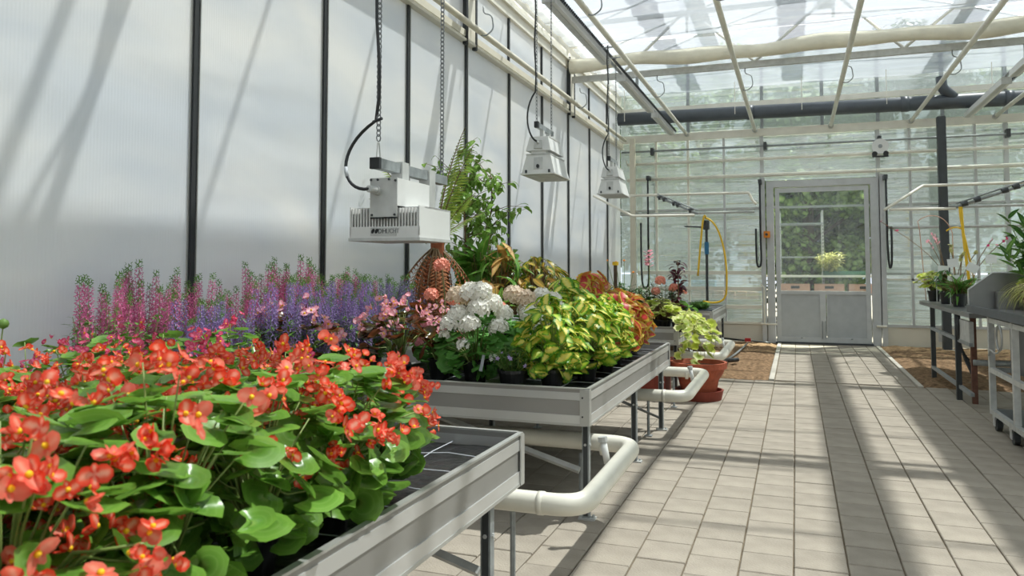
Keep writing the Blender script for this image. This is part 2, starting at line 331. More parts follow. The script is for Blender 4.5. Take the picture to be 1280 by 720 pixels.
def bez(p0, p1, p2, p3, n=10):
    p0, p1, p2, p3 = map(Vector, (p0, p1, p2, p3)); out = []
    for i in range(n + 1):
        t = i / n; out.append(p0 * (1 - t) ** 3 + p1 * 3 * t * (1 - t) ** 2 + p2 * 3 * t * t * (1 - t) + p3 * t ** 3)
    return out
def fillet(pts, r, n=6):
    pts = [Vector(p) for p in pts]; out = [pts[0]]
    for i in range(1, len(pts) - 1):
        a = (pts[i - 1] - pts[i]); b = (pts[i + 1] - pts[i]); rr = min(r, a.length * 0.49, b.length * 0.49)
        pa = pts[i] + a.normalized() * rr; pb = pts[i] + b.normalized() * rr
        for k in range(n + 1):
            t = k / n; out.append(pa * (1 - t) ** 2 + pts[i] * 2 * t * (1 - t) + pb * t * t)
    out.append(pts[-1]); return out
def project(x, y, z):
    d = Vector((x, y, z - H)); a = d.dot(cx_); b = d.dot(cu_); c = d.dot(cf_)
    if c <= 0.05: return None
    return 640 + 965 * a / c, 287 - 965 * b / c, c

# ================================================================== STRUCTURE
WX = -3.278; YB = 15.23; YF = -1.6; XR = 6.4; MUL = 1.31
# ---- floor with pavers
floor = struct(MB().box(-3.4, XR, YF, 15.3, -0.12, -0.012).build('floor', 'sand'))
PX, PY = 0.2335, 0.2515
def paver_geo(w, d):
    g = 0.0035; c = 0.004; x = w / 2 - g; y = d / 2 - g; h = 0.02
    vs = [(-x, -y, -h), (x, -y, -h), (x, y, -h), (-x, y, -h), (-x, -y, -c), (x, -y, -c), (x, y, -c), (-x, y, -c),
          (-x + c, -y + c, 0), (x - c, -y + c, 0), (x - c, y - c, 0), (-x + c, y - c, 0)]
    fs = [(8, 9, 10, 11)] + [(4 + i, 4 + (i + 1) % 4, 8 + (i + 1) % 4, 8 + i) for i in range(4)] + [(i, (i + 1) % 4, 4 + (i + 1) % 4, 4 + i) for i in range(4)]
    m = MB(); m.add(vs, fs); return m
pav = []
for k in range(-13, 28):
    x0 = -0.268 + PX * k; xc = x0 + PX / 2
    off = 4.187 if k % 2 == 0 else 4.31
    for j in range(-22, 24):
        y0 = off + PY * j; y1 = y0 + PY
        if y1 > 10.04 or y0 < YF: 
            if not (y0 < 10.02 < y1): continue
            y1 = 10.02
            if y1 - y0 < 0.05: continue
        pav.append((xc, (y0 + y1) / 2, PX, y1 - y0))
for k in range(0, 7):
    x0 = -0.268 + PX * k; wd = PX if k < 6 else 0.155
    off = 10.06 - (0.125 if k % 2 else 0)
    for j in range(0, 22):
        y0 = max(10.06, off + PY * j); y1 = min(off + PY * (j + 1), 15.14)
        if y1 - y0 < 0.05: continue
        pav.append((x0 + wd / 2, (y0 + y1) / 2, wd, y1 - y0))
vis = []
for p in pav:
    q = project(p[0], p[1], 0)
    if q and -20 < q[0] < 1300 and q[1] < 745: vis.append((q[2], p))
    else: vis.append((999, p))
vis.sort(key=lambda t: t[0])
full = paver_geo(PX, PY).mesh('paver', 'paver')
rest = MB(); nsingle = 0
for d, p in vis:
    dz = R.uniform(-0.0025, 0.0015)
    if nsingle < 300 and d < 900:
        me = full if abs(p[3] - PY) < 1e-4 and abs(p[2] - PX) < 1e-4 else paver_geo(p[2], p[3]).mesh('paver', 'paver')
        o = put('paver', me, floor, (p[0], p[1], dz)); o.rotation_euler = (R.uniform(-.004, .004), R.uniform(-.004, .004), R.uniform(-.004, .004)); nsingle += 1
    else: rest.join(paver_geo(p[2], p[3]), Matrix.Translation((p[0], p[1], dz)))
rest.build('far_pavers', 'paver', floor, kind='stuff')
kb = MB(); kb.box(-0.335, -0.275, 10.04, 15.14, -0.05, 0.012); kb.build('kerb', 'kerb', floor)
kb = MB(); kb.box(1.295, 1.35, 10.0, 15.14, -0.05, 0.012); kb.build('kerb', 'kerb', floor)
for x0, x1, nm in ((-3.25, -0.34, 'left'), (1.355, 6.2, 'right')):
    m = MB(); nx = int((x1 - x0) / 0.05); ny = 100; vs = []
    for j in range(ny + 1):
        for i in range(nx + 1):
            x = x0 + (x1 - x0) * i / nx; y = 10.05 + 5.1 * j / ny
            e = min(i, nx - i, j, ny - j)
            vs.append((x, y, -0.014 + (0.022 + 0.022 * noise.noise(Vector((x * 9, y * 9, 1))) + 0.02 * noise.noise(Vector((x * 2, y * 2, 5)))) * min(1, e / 2)))
    fs = [(j * (nx + 1) + i, j * (nx + 1) + i + 1, (j + 1) * (nx + 1) + i + 1, (j + 1) * (nx + 1) + i) for j in range(ny) for i in range(nx)]
    m.add(vs, fs)
    o = m.build('soil_bed', 'soil', None, True, kind='stuff'); tag(o, 'bare bed of dry brown bark soil on the %s of the door path' % nm, 'soil')

# ---- left wall
wl = struct(MB().box(WX - 0.12, WX - 0.02, YF, YB, 0.0, 0.35).build('wall_left', 'plinth'))
muls = [3.535 + MUL * k for k in range(-4, 9)]
ed = [YF] + muls + [YB]
for a, b in zip(ed[:-1], ed[1:]):
    if b - a < 0.1: continue
    MB().box(WX - 0.016, WX, a + 0.012, b - 0.012, 0.33, 3.76).build('panel', 'poly', wl)
    MB().box(WX - 0.016, WX, a + 0.012, b - 0.012, 3.86, 4.46).build('upper_panel', 'poly', wl)
for y in muls:
    m = MB(); m.box(WX - 0.03, WX + 0.022, y - 0.019, y + 0.019, 0.0, 3.76); m.box(WX - 0.01, WX + 0.03, y + 0.019, y + 0.024, 0, 3.76, 1); m.box(WX - 0.01, WX + 0.008, y - 0.028, y - 0.019, 0, 3.76, 1)
    m.build('mullion', ['rubber', 'alu'], wl)
    MB().box(WX - 0.03, WX + 0.022, y - 0.019, y + 0.019, 3.88, 4.46).build('upper_mullion', 'rubber', wl)
m = MB(); m.box(WX - 0.02, WX + 0.05, YF, YB, 3.75, 3.87); m.box(WX + 0.05, WX + 0.075, YF, YB, 3.75, 3.775); m.box(WX + 0.05, WX + 0.062, YF, YB, 3.80, 3.87)
m.build('middle_rail', 'cream_panel', wl)
m = MB(); m.box(WX - 0.02, WX + 0.04, YF, YB, 4.44, 4.56); m.box(WX - 0.02, WX + 0.075, YF, YB, 4.56, 4.60); m.box(WX - 0.02, WX + 0.03, YF, YB, 4.60, 4.86); m.box(WX - 0.02, WX + 0.09, YF, YB, 4.86, 4.90)
m.build('eave_rail', 'cream_panel', wl)
for y in (3.535, 7.49, 11.45):
    for d in (-0.13, 0.12):
        MB().box(WX + 0.03, WX + 0.075, y + d - 0.022, y + d + 0.022, 3.72, 4.62).build('truss_bracket', 'rubber', wl)
    MB().box(WX + 0.03, WX + 0.07, y - 0.10, y + 0.09, 3.78, 4.40).build('bracket_plate', 'cream_panel', wl)

# ---- back wall (gable)
wb = struct(MB().box(WX - 0.02, -0.50, YB - 0.03, YB + 0.05, 0.0, 0.33).build('wall_back', 'plinth'))
MB().box(1.50, XR, YB - 0.03, YB + 0.05, 0.0, 0.33).build('plinth', 'plinth', wb)
MB().box(WX, -0.50, YB - 0.05, YB - 0.031, 0.33, 0.37).build('plinth_rail', 'white_pipe', wb)
MB().box(1.50, XR, YB - 0.05, YB - 0.031, 0.33, 0.38).build('plinth_rail', 'door_alu', wb)
for x in (2.30,):
    MB().box(x, x + 0.11, YB - 0.06, YB - 0.032, 0.10, 0.25).build('vent_plate', 'galv_light', wb)
xm = [WX, -2.545, -1.926, -1.25, -0.555, 1.43, 1.933, 2.46, 2.95, 3.418, 4.0, 4.7, 5.4, XR]
for a, b in zip(xm[:-1], xm[1:]):
    if a == -0.555: continue
    for z0, z1 in ((0.38, 1.26), (1.29, 2.5), (2.52, 3.87)):
        MB().box(a + 0.012, b - 0.012, YB, YB + 0.012, z0, z1).build('pane', 'gable', wb)
MB().box(-0.54, 1.42, YB, YB + 0.012, 3.02, 3.87).build('pane', 'gable', wb)
xu = [WX, -1.926, -0.555, 0.5, 1.43, 2.46, 3.418, 4.7, XR]
for a, b in zip(xu[:-1], xu[1:]):
    for z0, z1 in ((4.0, 4.44), (4.54, 5.5)): MB().box(a + 0.012, b - 0.012, YB, YB + 0.012, z0, z1).build('upper_pane', 'gable', wb)
for x in xm[1:-1]:
    wdt = 0.03 if x not in (-0.555, 1.43, 3.418) else 0.05
    MB().box(x - wdt, x + wdt * 0.4, YB - 0.05, YB - 0.002, 0.38, 3.87).build('mullion', 'door_alu' if x not in (-1.926, -2.545) else 'white_pipe', wb)
for x in xu[1:-1]:
    MB().box(x - 0.03, x + 0.03, YB - 0.04, YB - 0.002, 3.9, 5.5).build('upper_mullion', 'galv', wb)
MB().box(WX, XR, YB - 0.10, YB - 0.012, 3.86, 4.0).build('header_beam', 'white_pipe', wb)
MB().box(WX, XR, YB - 0.08, YB - 0.012, 4.44, 4.54).build('upper_beam', 'white_pipe', wb)
MB().box(WX, XR, YB - 0.03, YB + 0.02, 2.49, 2.53).build('transom', 'galv_light', wb)
# lower white bars across the glazing, left of the door
for z in (1.29, 0.99, 0.65):
    MB().box(WX + 0.35, -0.61, YB - 0.09, YB - 0.013, z - 0.035, z + 0.035).build('white_bar', 'white_pipe', wb)
MB().box(1.50, 2.45, YB - 0.05, YB - 0.013, 1.16, 1.19).build('white_bar', 'white_pipe', wb)

# ---- door
door = struct(empty('door_1', (0, YB, 0)))
def db(name, x0, x1, y0, y1, z0, z1, mat='door_alu', par=None):
    return MB().box(x0, x1, y0, y1, z0, z1).build(name, mat, par or door)
db('jamb', -0.50, -0.37, -0.12, 0.04, 0.0, 3.0); db('jamb', 1.27, 1.40, -0.12, 0.04, 0.0, 3.0)
db('lintel', -0.37, 1.27, -0.12, 0.04, 2.88, 3.0)
db('outer_jamb', -0.60, -0.52, -0.15, -0.05, 0, 3.05, 'door_alu'); db('outer_jamb', 1.42, 1.50, -0.15, -0.05, 0, 3.05, 'door_alu')
leaf = empty('door_leaf', (0, 0, 0)); leaf.parent = door
db('stile', -0.345, -0.27, -0.09, -0.03, 0.03, 2.86, par=leaf); db('stile', 1.17, 1.245, -0.09, -0.03, 0.03, 2.86, par=leaf)
db('top_rail', -0.27, 1.17, -0.09, -0.03, 2.78, 2.86, par=leaf); db('middle_rail', -0.27, 1.17, -0.09, -0.03, 0.90, 0.96, par=leaf)
db('bottom_rail', -0.27, 1.17, -0.09, -0.03, 0.03, 0.12, par=leaf)
db('centre_stile', 0.40, 0.50, -0.09, -0.03, 0.12, 0.90, par=leaf); db('centre_stile', 0.512, 0.53, -0.09, -0.03, 0.12, 0.90, par=leaf)
db('lower_panel', -0.27, 0.40, -0.07, -0.05, 0.12, 0.90, 'door_panel', leaf); db('lower_panel', 0.53, 1.17, -0.07, -0.05, 0.12, 0.90, 'door_panel', leaf)
db('door_glass', -0.27, 1.17, -0.065, -0.055, 0.96, 2.78, 'door_glass', leaf)
for x in (0.43, 0.49):
    MB().tube([(x, -0.12, 0.10), (x, -0.12, 0.42)], 0.010, 8).build('door_bolt', 'galv', leaf)
for x in (0.08, 0.92): MB().lathe([(0, 0), (0.016, 0), (0.016, 0.01), (0, 0.01)], 10).build('screw_plug', 'steel_dark', leaf, loc=(x, -0.10, 0.10))
db('threshold', -0.37, 1.27, -0.14, 0.04, 0.0, 0.028, 'steel_dark')
m = MB(); m.tube([(-0.56, -0.2, 0.35), (-0.56, -0.2, 1.02), (-0.62, -0.2, 1.08)], 0.016, 8); m.tube([(-0.62, -0.2, 0.35), (-0.34, -0.2, 0.35)], 0.016, 8); m.build('door_stop', 'white_pipe', door)
m = MB(); m.tube([(1.32, -0.17, 0.35), (1.48, -0.17, 0.35)], 0.02, 8); m.build('door_stop', 'white_pipe', door)

# ---- right wall, out of view, glazed
wr = struct(MB().box(XR, XR + 0.1, YF, YB, 0.0, 0.35).build('wall_right', 'plinth'))
for k in range(7):
    y = YF + 2.4 * k
    MB().box(XR, XR + 0.05, y - 0.03, y + 0.03, 0.35, 4.9).build('mullion', 'galv', wr)
    MB().box(XR + 0.02, XR + 0.03, y + 0.03, min(YB, y + 2.37), 0.35, 4.9).build('panel', 'gable', wr)
wf = struct(MB().box(WX, XR, YF - 0.1, YF, 0.0, 0.35).build('wall_front', 'plinth'))
for k in range(4): MB().box(WX + 2.42 * k + 0.02, WX + 2.42 * (k + 1) - 0.02, YF - 0.05, YF - 0.03, 0.35, 4.9).build('panel', 'poly', wf)

# ---- ceiling film (translucent shade film pulled flat under the trusses, sagging between its wires)
def film(y0, y1, name):
    m = MB(); x0, x1 = WX + 0.06, XR; nx = 60; ny = int((y1 - y0) / 0.045); vs = []
    for j in range(ny + 1):
        y = y0 + (y1 - y0) * j / ny
        for i in range(nx + 1):
            x = x0 + (x1 - x0) * i / nx
            s = 0.035 * abs(math.sin(PI * (y / 0.52 + 0.35 * noise.noise(Vector((x * 0.5, y * 0.6, 0))))))
            z = 4.80 - s + 0.03 * noise.noise(Vector((x * 0.8, y * 2.2, 3))) + 0.018 * noise.noise(Vector((x * 1.4, y * 6, 9)))
            vs.append((x, y, z))
    m.add(vs, [(j * (nx + 1) + i, j * (nx + 1) + i + 1, (j + 1) * (nx + 1) + i + 1, (j + 1) * (nx + 1) + i) for j in range(ny) for i in range(nx)])
    return m
ceil = struct(film(YF, 7.42, 'c').build('ceiling', 'film', None, True))
film(7.5, 11.36, 'c').build('film_section', 'film', ceil, True)
film(11.5, 15.1, 'c').build('film_section', 'film', ceil, True)
# outer glass roof: eave - purlin - ridge - purlin - eave
RP = [(-3.42, 4.95), (-1.45, 5.62), (0.6, 6.2), (2.65, 5.62), (4.6, 4.95), (6.6, 5.62)]
roof = struct(empty('trim_1', (0, 0, 0)))
for (xa, za), (xb, zb) in zip(RP[:-1], RP[1:]):
    y = YF
    while y < YB - 0.1:
        y2 = min(y + MUL, YB)
        v = [(xa, y + 0.01, za), (xb, y + 0.01, zb), (xb, y2 - 0.01, zb), (xa, y2 - 0.01, za)]
        m = MB(); m.add(v + [(a, b, c + 0.006) for a, b, c in v], [(0, 3, 2, 1), (4, 5, 6, 7), (0, 1, 5, 4), (1, 2, 6, 5), (2, 3, 7, 6), (3, 0, 4, 7)])
        m.build('roof_pane', 'roof_glass', roof)
        y = y2
for i, (x, z) in enumerate(RP):
    wd = 0.15 if i != 4 else 0.30
    MB().box(x - wd, x + wd, YF, YB, z - 0.02, z + 0.12).build('purlin' if i != 4 else 'valley_gutter', 'galv_light', roof)
for k in range(14):
    y = YF + MUL * k
    if y > YB: break
    m = MB()
    for (xa, za), (xb, zb) in zip(RP[:-1], RP[1:]): m.tube([(xa, y, za + 0.02), (xb, y, zb + 0.02)], 0.022, 4)
    m.build('rafter', 'galv_light', roof)

cl = MB(); nx = 30  # added cloth out of view, placed to cast shade on the right floor
for j in range(40):
    y = 5.9 + 5.6 * j / 39
    for i in range(nx + 1): cl.v.append((3.0 + 1.75 * i / nx, y, 5.04 + 0.03 * math.sin(i * 1.1) + 0.02 * noise.noise(Vector((i * .3, y * 2, 0)))))
for j in range(39):
    for i in range(nx): cl.f.append((j * (nx + 1) + i, j * (nx + 1) + i + 1, (j + 1) * (nx + 1) + i + 1, (j + 1) * (nx + 1) + i)); cl.m.append(0)
tag(cl.build('added_shade_cloth', 'rollcloth', None, True), 'cream cloth added unseen over the right bay to shade the floor', 'cloth')
# ---- trusses
def truss(y, first):
    t = thing('roof_truss', first, 'roof truss', (0, y, 0))
    MB().box(WX + 0.07, XR - 0.02, -0.03, 0.03, 4.245, 4.335).build('tie_beam', 'galv_light', t)
    low = [-2.42, -0.50, 1.42, 3.35, 5.3]; up = [-3.2, -1.45, 0.55, 2.5, 4.45, 6.2]
    for i, x in enumerate(low):
        for u in (up[i], up[i + 1]):
            MB().tube([(x, 0, 4.33), (u + (x - u) * 0.06, 0, 5.15)], 0.022, 6).build('web_bar', 'galv_light', t)
    MB().box(WX + 0.1, XR - 0.02, -0.03, 0.03, 5.12, 5.18).build('top_chord', 'galv_light', t)
    for x in (-1.45, 0.55, 2.5): MB().box(x - 0.02, x + 0.02, -0.02, 0.02, 4.86, 5.12).build('hanger', 'galv_light', t)
    return t
truss(11.46, 'pale steel lattice truss nearest the back wall, cream screen roll beside it')
truss(7.50, 'pale steel lattice truss whose end shows at the top of the left wall')
truss(3.55, 'pale steel lattice truss overhead above the nearest bench')
def roll(y, label, z=4.46, r=0.10):
    m = MB(); pts = []; rs = []
    n = 60
    for i in range(n + 1):
        x = WX + 0.09 + (XR - 0.1 - WX - 0.09) * i / n
        pts.append((x, y, z + 0.02 * math.sin(x * 2.1) + 0.012 * math.sin(x * 5))); rs.append(r * (1 + 0.12 * math.sin(x * 3.3) + 0.08 * noise.noise(Vector((x * 2, y, 0)))))
    m.tube(pts, rs, 14)
    return tag(m.build('screen_roll', 'rollcloth', None, True), label, 'screen roll')
roll(11.28, 'cream bundled shade screen hanging along the far roof truss')
roll(7.33, 'cream bundled shade screen hanging along the nearer truss', 4.5)

# ---- long white pipes running to the back wall
def hook(t, x, y, z, s=1):
    m = MB(); m.tube(fillet([(x, y, z + 0.28), (x, y, z + 0.20), (x + 0.09 * s, y + 0.02, z + 0.18), (x + 0.11 * s, y + 0.02, z + 0.02), (x + 0.03 * s, y, z - 0.045), (x - 0.03 * s, y, z - 0.035)], 0.05), 0.008, 6)
    m.build('pipe_hook', 'galv', t, True)
names = ['white ceiling pipe running lengthways, leftmost of those overhead', 'white ceiling pipe running lengthways left of the door', 'white ceiling pipe running lengthways above the door', 'white ceiling pipe running lengthways right of the door', 'white ceiling pipe running lengthways at the right edge of view']
for x, lab in zip((-1.94, -0.68, 0.64, 1.95, 3.24), names):
    t = thing('ceiling_pipe', lab, 'pipe', (0, 0, 0), 0, 'lengthways ceiling pipes')
    m = MB(); m.tube([(x, 0.5, 3.965), (x, 15.05, 3.965)], 0.032, 14); m.build('pipe', 'white_pipe', t, True)
    m = MB(); m.tube([(x, 15.0, 3.965), (x, 15.12, 3.965)], 0.045, 14); m.build('end_fitting', 'galv_light', t, True)
    for y in (3.55, 7.5, 11.46): hook(t, x + 0.04, y, 3.965)
t = thing('wall_pipe', 'cream pipe on hooks running along the left wall', 'pipe')
m = MB(); m.tube([(-3.13, -1.0, 3.895), (-3.13, 15.0, 3.895)], 0.033, 14); m.build('pipe', 'cream_pipe', t, True)
for y in (3.58, 7.55, 11.5): hook(t, -3.10, y, 3.895, 1)
# ---- lamp rails with cable chain
def lamp_rail(x, segs, label, group='rails'):
    t = thing('lamp_rail', label, 'rail')
    for a, b in segs:
        MB().box(x - 0.07, x + 0.045, a, b, 3.95, 4.03).build('rail_box', 'white_paint', t)
        MB().box(x - 0.05, x + 0.0, a + 0.01, b - 0.01, 3.944, 3.949).build('rail_groove', 'galv_light', t)
        MB().box(x - 0.075, x + 0.05, a - 0.02, a + 0.02, 3.94, 4.04).build('end_cap', 'galv_light', t)
    MB().tube([(x - 0.02, segs[0][0], 4.055), (x - 0.02, segs[-1][1], 4.055)], 0.02, 8).build('rail_tube', 'galv', t)
    m = MB(); y = segs[0][0]
    while y < segs[-1][1]:
        m.box(x + 0.062, x + 0.085, y, y + 0.022, 4.005, 4.03); y += 0.06
    m.tube([(x + 0.075, segs[0][0], 3.99), (x + 0.075, segs[-1][1], 3.99)], 0.004, 5)
    o = m.build('cable_chain', 'cable', t); o['kind'] = 'stuff'
    for y in (7.5, 11.46):
        if segs[0][0] < y < segs[-1][1]: MB().box(x - 0.02, x + 0.02, y - 0.02, y + 0.02, 4.06, 4.245).build('hanger', 'galv', t)
    return t
lamp_rail(-2.2, [(3.0, 6.9), (7.05, 9.5), (10.4, 12.7), (13.1, 15.0)], 'grey steel lamp rail with black cable chain over the left benches')
lamp_rail(2.82, [(7.5, 12.0), (12.4, 15.0)], 'grey steel lamp rail with black cable chain at upper right')

# ---- dark ventilation pipe under the gable
t = thing('ventilation_pipe', 'thick dark grey pipe crossing below the ceiling at the back', 'pipe')
m = MB(); m.tube([(-3.2, 14.72, 4.27), (XR - 0.1, 14.72, 4.14)], 0.125, 20); m.build('pipe', 'dark_pvc', t, True)
for x in (-0.8, 1.75, 3.3):
    zc = 4.27 - 0.13 * (x + 3.2) / 9.5
    m = MB(); m.tube([(x, 14.72, zc), (x + 0.12, 14.72, zc)], 0.137, 20); m.build('pipe_collar', 'dark_pvc', t, True)
m = MB(); m.tube(fillet([(2.62, 14.72, 4.2), (2.36, 14.60, 4.42), (2.36, 14.60, 4.6)], 0.08), 0.085, 14); m.build('pipe_branch', 'dark_pvc', t, True)
m = MB()
for x in (-3.05, -1.0, 0.15, 1.52, 3.1):
    m.tube([(x, 14.59, 4.80), (x, 14.585, 4.2)], 0.006, 5); m.tube(ring((x, 0, 0), 0.0, 3), 0.001, 3) if False else None
m.build('hanging_rod', 'white_pipe', t)
t = thing('cross_pipe', 'white horizontal pipe high on the back wall', 'pipe'); m = MB(); m.tube([(-3.1, 15.08, 3.42), (XR - 0.2, 15.08, 3.42)], 0.028, 12); m.build('pipe', 'white_pipe', t, True); m = MB(); m.tube(fillet([(-3.1, 15.0, 3.5), (-3.1, 15.0, 3.42), (-2.9, 15.0, 3.42)], .05), 0.012, 8); m.build('elbow', 'white_pipe', t, True)
t = thing('cross_pipe', 'white horizontal pipe just above the door frame', 'pipe'); m = MB(); m.tube([(-3.1, 15.06, 3.11), (XR - 0.2, 15.06, 3.11)], 0.034, 12); m.build('pipe', 'white_pipe', t, True)
t = thing('drive_shaft', 'thin dark steel shaft below the back header beam', 'shaft'); m = MB(); m.tube([(-3.2, 15.0, 3.66), (XR - 0.2, 15.0, 3.62)], 0.020, 8); m.build('shaft', 'galv', t, True)
for x in (-2.6, -0.5, 1.43, 3.4): MB().box(x - 0.03, x + 0.03, 14.97, 15.12, 3.58, 3.72).build('bearing', 'steel_dark', t)
# round winch on the shaft
t = thing('screen_winch', 'round white winch wheel with black rollers above door right side', 'winch', (1.43, 14.93, 3.52))
m = MB(); m.tube([(0, -0.03, 0), (0, 0.03, 0)], 0.135, 24); m.build('wheel', 'white_paint', t, False)
m = MB(); m.tube([(0, -0.045, 0), (0, -0.03, 0)], 0.035, 14); m.build('hub', 'galv', t)
for s in (-1, 1):
    m = MB(); m.tube([(0.09 * s, -0.035, -0.13), (0.09 * s, 0.03, -0.13)], 0.045, 12); m.build('roller', 'black', t)
MB().box(-0.13, 0.13, -0.03, 0.03, -0.19, -0.165).build('bracket', 'black', t)
MB().tube([(-0.07, 0, -0.17), (-0.07, 0, -1.6)], 0.004, 4).build('pull_cord', 'white_cord', t)
# dark square posts at the back
def post(x, y, z, w, label, mat='steel_dark'):
    t = thing('steel_post', label, 'post', (x, y, 0))
    MB().box(-w, w, -w, w, 0.012, z).build('post', mat, t); MB().box(-w - 0.04, w + 0.04, -w - 0.04, w + 0.04, 0.0, 0.012).build('base_plate', 'galv', t)
    return t
post(2.36, 14.75, 3.95, 0.065, 'dark grey square post right of the door')
post(-2.96, 14.9, 3.9, 0.05, 'cream square post in the back left corner', 'cream_pipe')

# ================================================================== BENCHES
BZ0, BZ1 = 0.52, 0.72
def bench(x0, x1, y0, y1, label, legs=True, right_legs=None, dark=False):
    t = thing('plant_bench', label, 'bench', ((x0 + x1) / 2, (y0 + y1) / 2, 0)); ox, oy = t.location.x, t.location.y
    X0, X1, Y0, Y1 = x0 - ox, x1 - ox, y0 - oy, y1 - oy
    h = BZ1 - BZ0
    def rim(name, ax, c, a, b, sgn):
        m = MB()
        # profile bands: (z0,z1,outset,mat)
        for z0, z1, o, mi in ((0, 0.012, 0.004, 0), (0.012, 0.055, 0.002, 2), (0.055, 0.135, -0.003, 1), (0.135, 0.175, 0.002, 2), (0.175, 0.193, -0.001, 1), (0.193, 0.2, 0.006, 0)):
            ins = 0.014
            lo, hi = (c - ins, c + o) if sgn > 0 else (c - o, c + ins)
            if ax == 'x': m.box(lo, hi, a, b, BZ0 + z0, BZ0 + z1, mi)
            else: m.box(a, b, lo, hi, BZ0 + z0, BZ0 + z1, mi)
        m.build(name, ['alu', 'alu_dark', 'alu_light'], t)
    rim('side_rim', 'x', X1, Y0 + .004, Y1 - .004, 1); rim('side_rim', 'x', X0, Y0 + .004, Y1 - .004, -1)
    rim('end_rim', 'y', Y0, X0 + .016, X1 - .016, -1); rim('end_rim', 'y', Y1, X0 + .016, X1 - .016, 1)
    for cx, cy in ((X1, Y0), (X1, Y1)):
        s = 1 if cy > 0 else -1
        m = MB(); m.box(cx - 0.045, cx + 0.007, cy - 0.007 if s < 0 else cy - .001, cy + .001 if s < 0 else cy + 0.007, BZ0 + .002, BZ1 - .008)
        m.box(cx + 0.0025, cx + 0.008, min(cy, cy - s * 0.035), max(cy, cy - s * 0.035), BZ0 + .002, BZ1 - .008)
        m.build('corner_plate', 'alu', t)
    m = MB()
    for z in (BZ0 + 0.05, BZ1 - 0.05): m.tube([(X1 - 0.03, Y0 - 0.010, z), (X1 - 0.03, Y0 - 0.005, z)], 0.005, 8)
    m.build('screw', 'steel_dark', t)
    # tray
    m = MB(); nx, ny = 24, 40; vs = []
    for j in range(ny + 1):
        for i in range(nx + 1):
            x = X0 + 0.015 + (X1 - X0 - 0.03) * i / nx; y = Y0 + 0.015 + (Y1 - Y0 - 0.03) * j / ny
            vs.append((x, y, BZ0 + 0.135 + 0.006 * noise.noise(Vector(((x + ox) * 9, (y + oy) * 9, 0)))))
    m.add(vs, [(j * (nx + 1) + i, j * (nx + 1) + i + 1, (j + 1) * (nx + 1) + i + 1, (j + 1) * (nx + 1) + i) for j in range(ny) for i in range(nx)])
    m.build('tray_liner', 'black_gloss', t, True)
    m = MB()
    y = Y0 + 0.1
    while y < Y1:
        m.tube([(X0 + 0.02 + (X1 - X0 - 0.04) * k / 14, y + 0.012 * math.sin(k * 2.1 + y * 9), BZ0 + 0.145 + 0.004 * math.sin(k * 1.7)) for k in range(15)], 0.002, 4); y += R.uniform(.16, .3)
    x = X1 - 0.08
    while x > X0:
        m.tube([(x + 0.012 * math.sin(k * 1.9 + x * 7), Y0 + 0.02 + (Y1 - Y0 - 0.04) * k / 18, BZ0 + 0.146) for k in range(19)], 0.002, 4); x -= R.uniform(.18, .3)
    m.build('mat_cord', 'white_cord', t, kind='stuff')
    MB().box(X0 + 0.02, X1 - 0.02, Y0 + 0.02, Y1 - 0.02, BZ0 + 0.06, BZ0 + 0.075).build('tray_bottom', 'galv', t)
    # legs
    ly = [Y0 + 0.13, Y1 - 0.13] if Y1 - Y0 < 3.5 else [Y0 + 0.13, 0, Y1 - 0.13]
    if right_legs: ly = [v - oy for v in right_legs]
    for yy in ly:
        for xx in (X1 - 0.045, X0 + 0.25):
            l = MB(); l.box(xx - 0.019, xx + 0.019, yy - 0.019, yy + 0.019, 0.01, BZ0 + 0.06); l.box(xx - 0.012, xx + 0.012, yy - 0.022, yy - 0.0192, 0.02, BZ0, 1)
            lo = l.build('leg', ['galv', 'steel_dark'], t)
            f = MB(); f.box(xx - 0.04, xx + 0.05, yy - 0.03, yy + 0.03, 0.0, 0.01); f.tube([(xx - 0.032, yy - 0.015, 0.01), (xx - 0.032, yy - 0.015, 0.022)], 0.008, 6); f.tube([(xx + 0.036, yy + 0.01, 0.01), (xx + 0.036, yy + 0.01, 0.022)], 0.008, 6)
            f.build('foot_plate', 'galv_light', lo)
            b = MB(); b.tube([(xx + 0.019, yy, 0.40), (xx + 0.026, yy, 0.40)], 0.008, 6); b.tube([(xx, yy - 0.026, 0.40), (xx, yy - 0.02, 0.40)], 0.008, 6); b.build('bolt', 'galv_light', lo)
    for yy in ly:
        MB().boxm(Matrix.Translation((0, yy + 0.05, 0.505)), X1 - X0 - 0.12, 0.03, 0.03).build('cross_beam', 'galv', t)
    for yy in (ly[0], ly[-1]):
        a = Vector((X1 - 0.10, yy + 0.06, 0.24)); bb = Vector((X0 + 0.35, yy + 0.06, 0.50))
        MB().tube([a, bb], 0.020, 4).build('diagonal_brace', 'galv_light', t)
    MB().tube([(X1 - 0.07, ly[0] + 0.9, 0.50), (X1 - 0.06, ly[-1], 0.10)], 0.010, 6).build('side_brace', 'steel_dark', t)
    return t
bench(-2.42, -1.012, -0.5, 2.87, 'aluminium-rimmed grow bench nearest the camera, under the red begonias', right_legs=[0.4, 2.62])
bench(-2.42, -1.045, 4.015, 6.79, 'aluminium-rimmed grow bench under white geraniums and coleus', right_legs=[4.14, 5.47, 6.62])
bench(-2.42, -1.23, 8.62, 10.75, 'aluminium-rimmed grow bench behind the terracotta pot')
bench(-2.42, -1.20, 12.1, 14.4, 'farthest aluminium-rimmed grow bench, by the back wall')
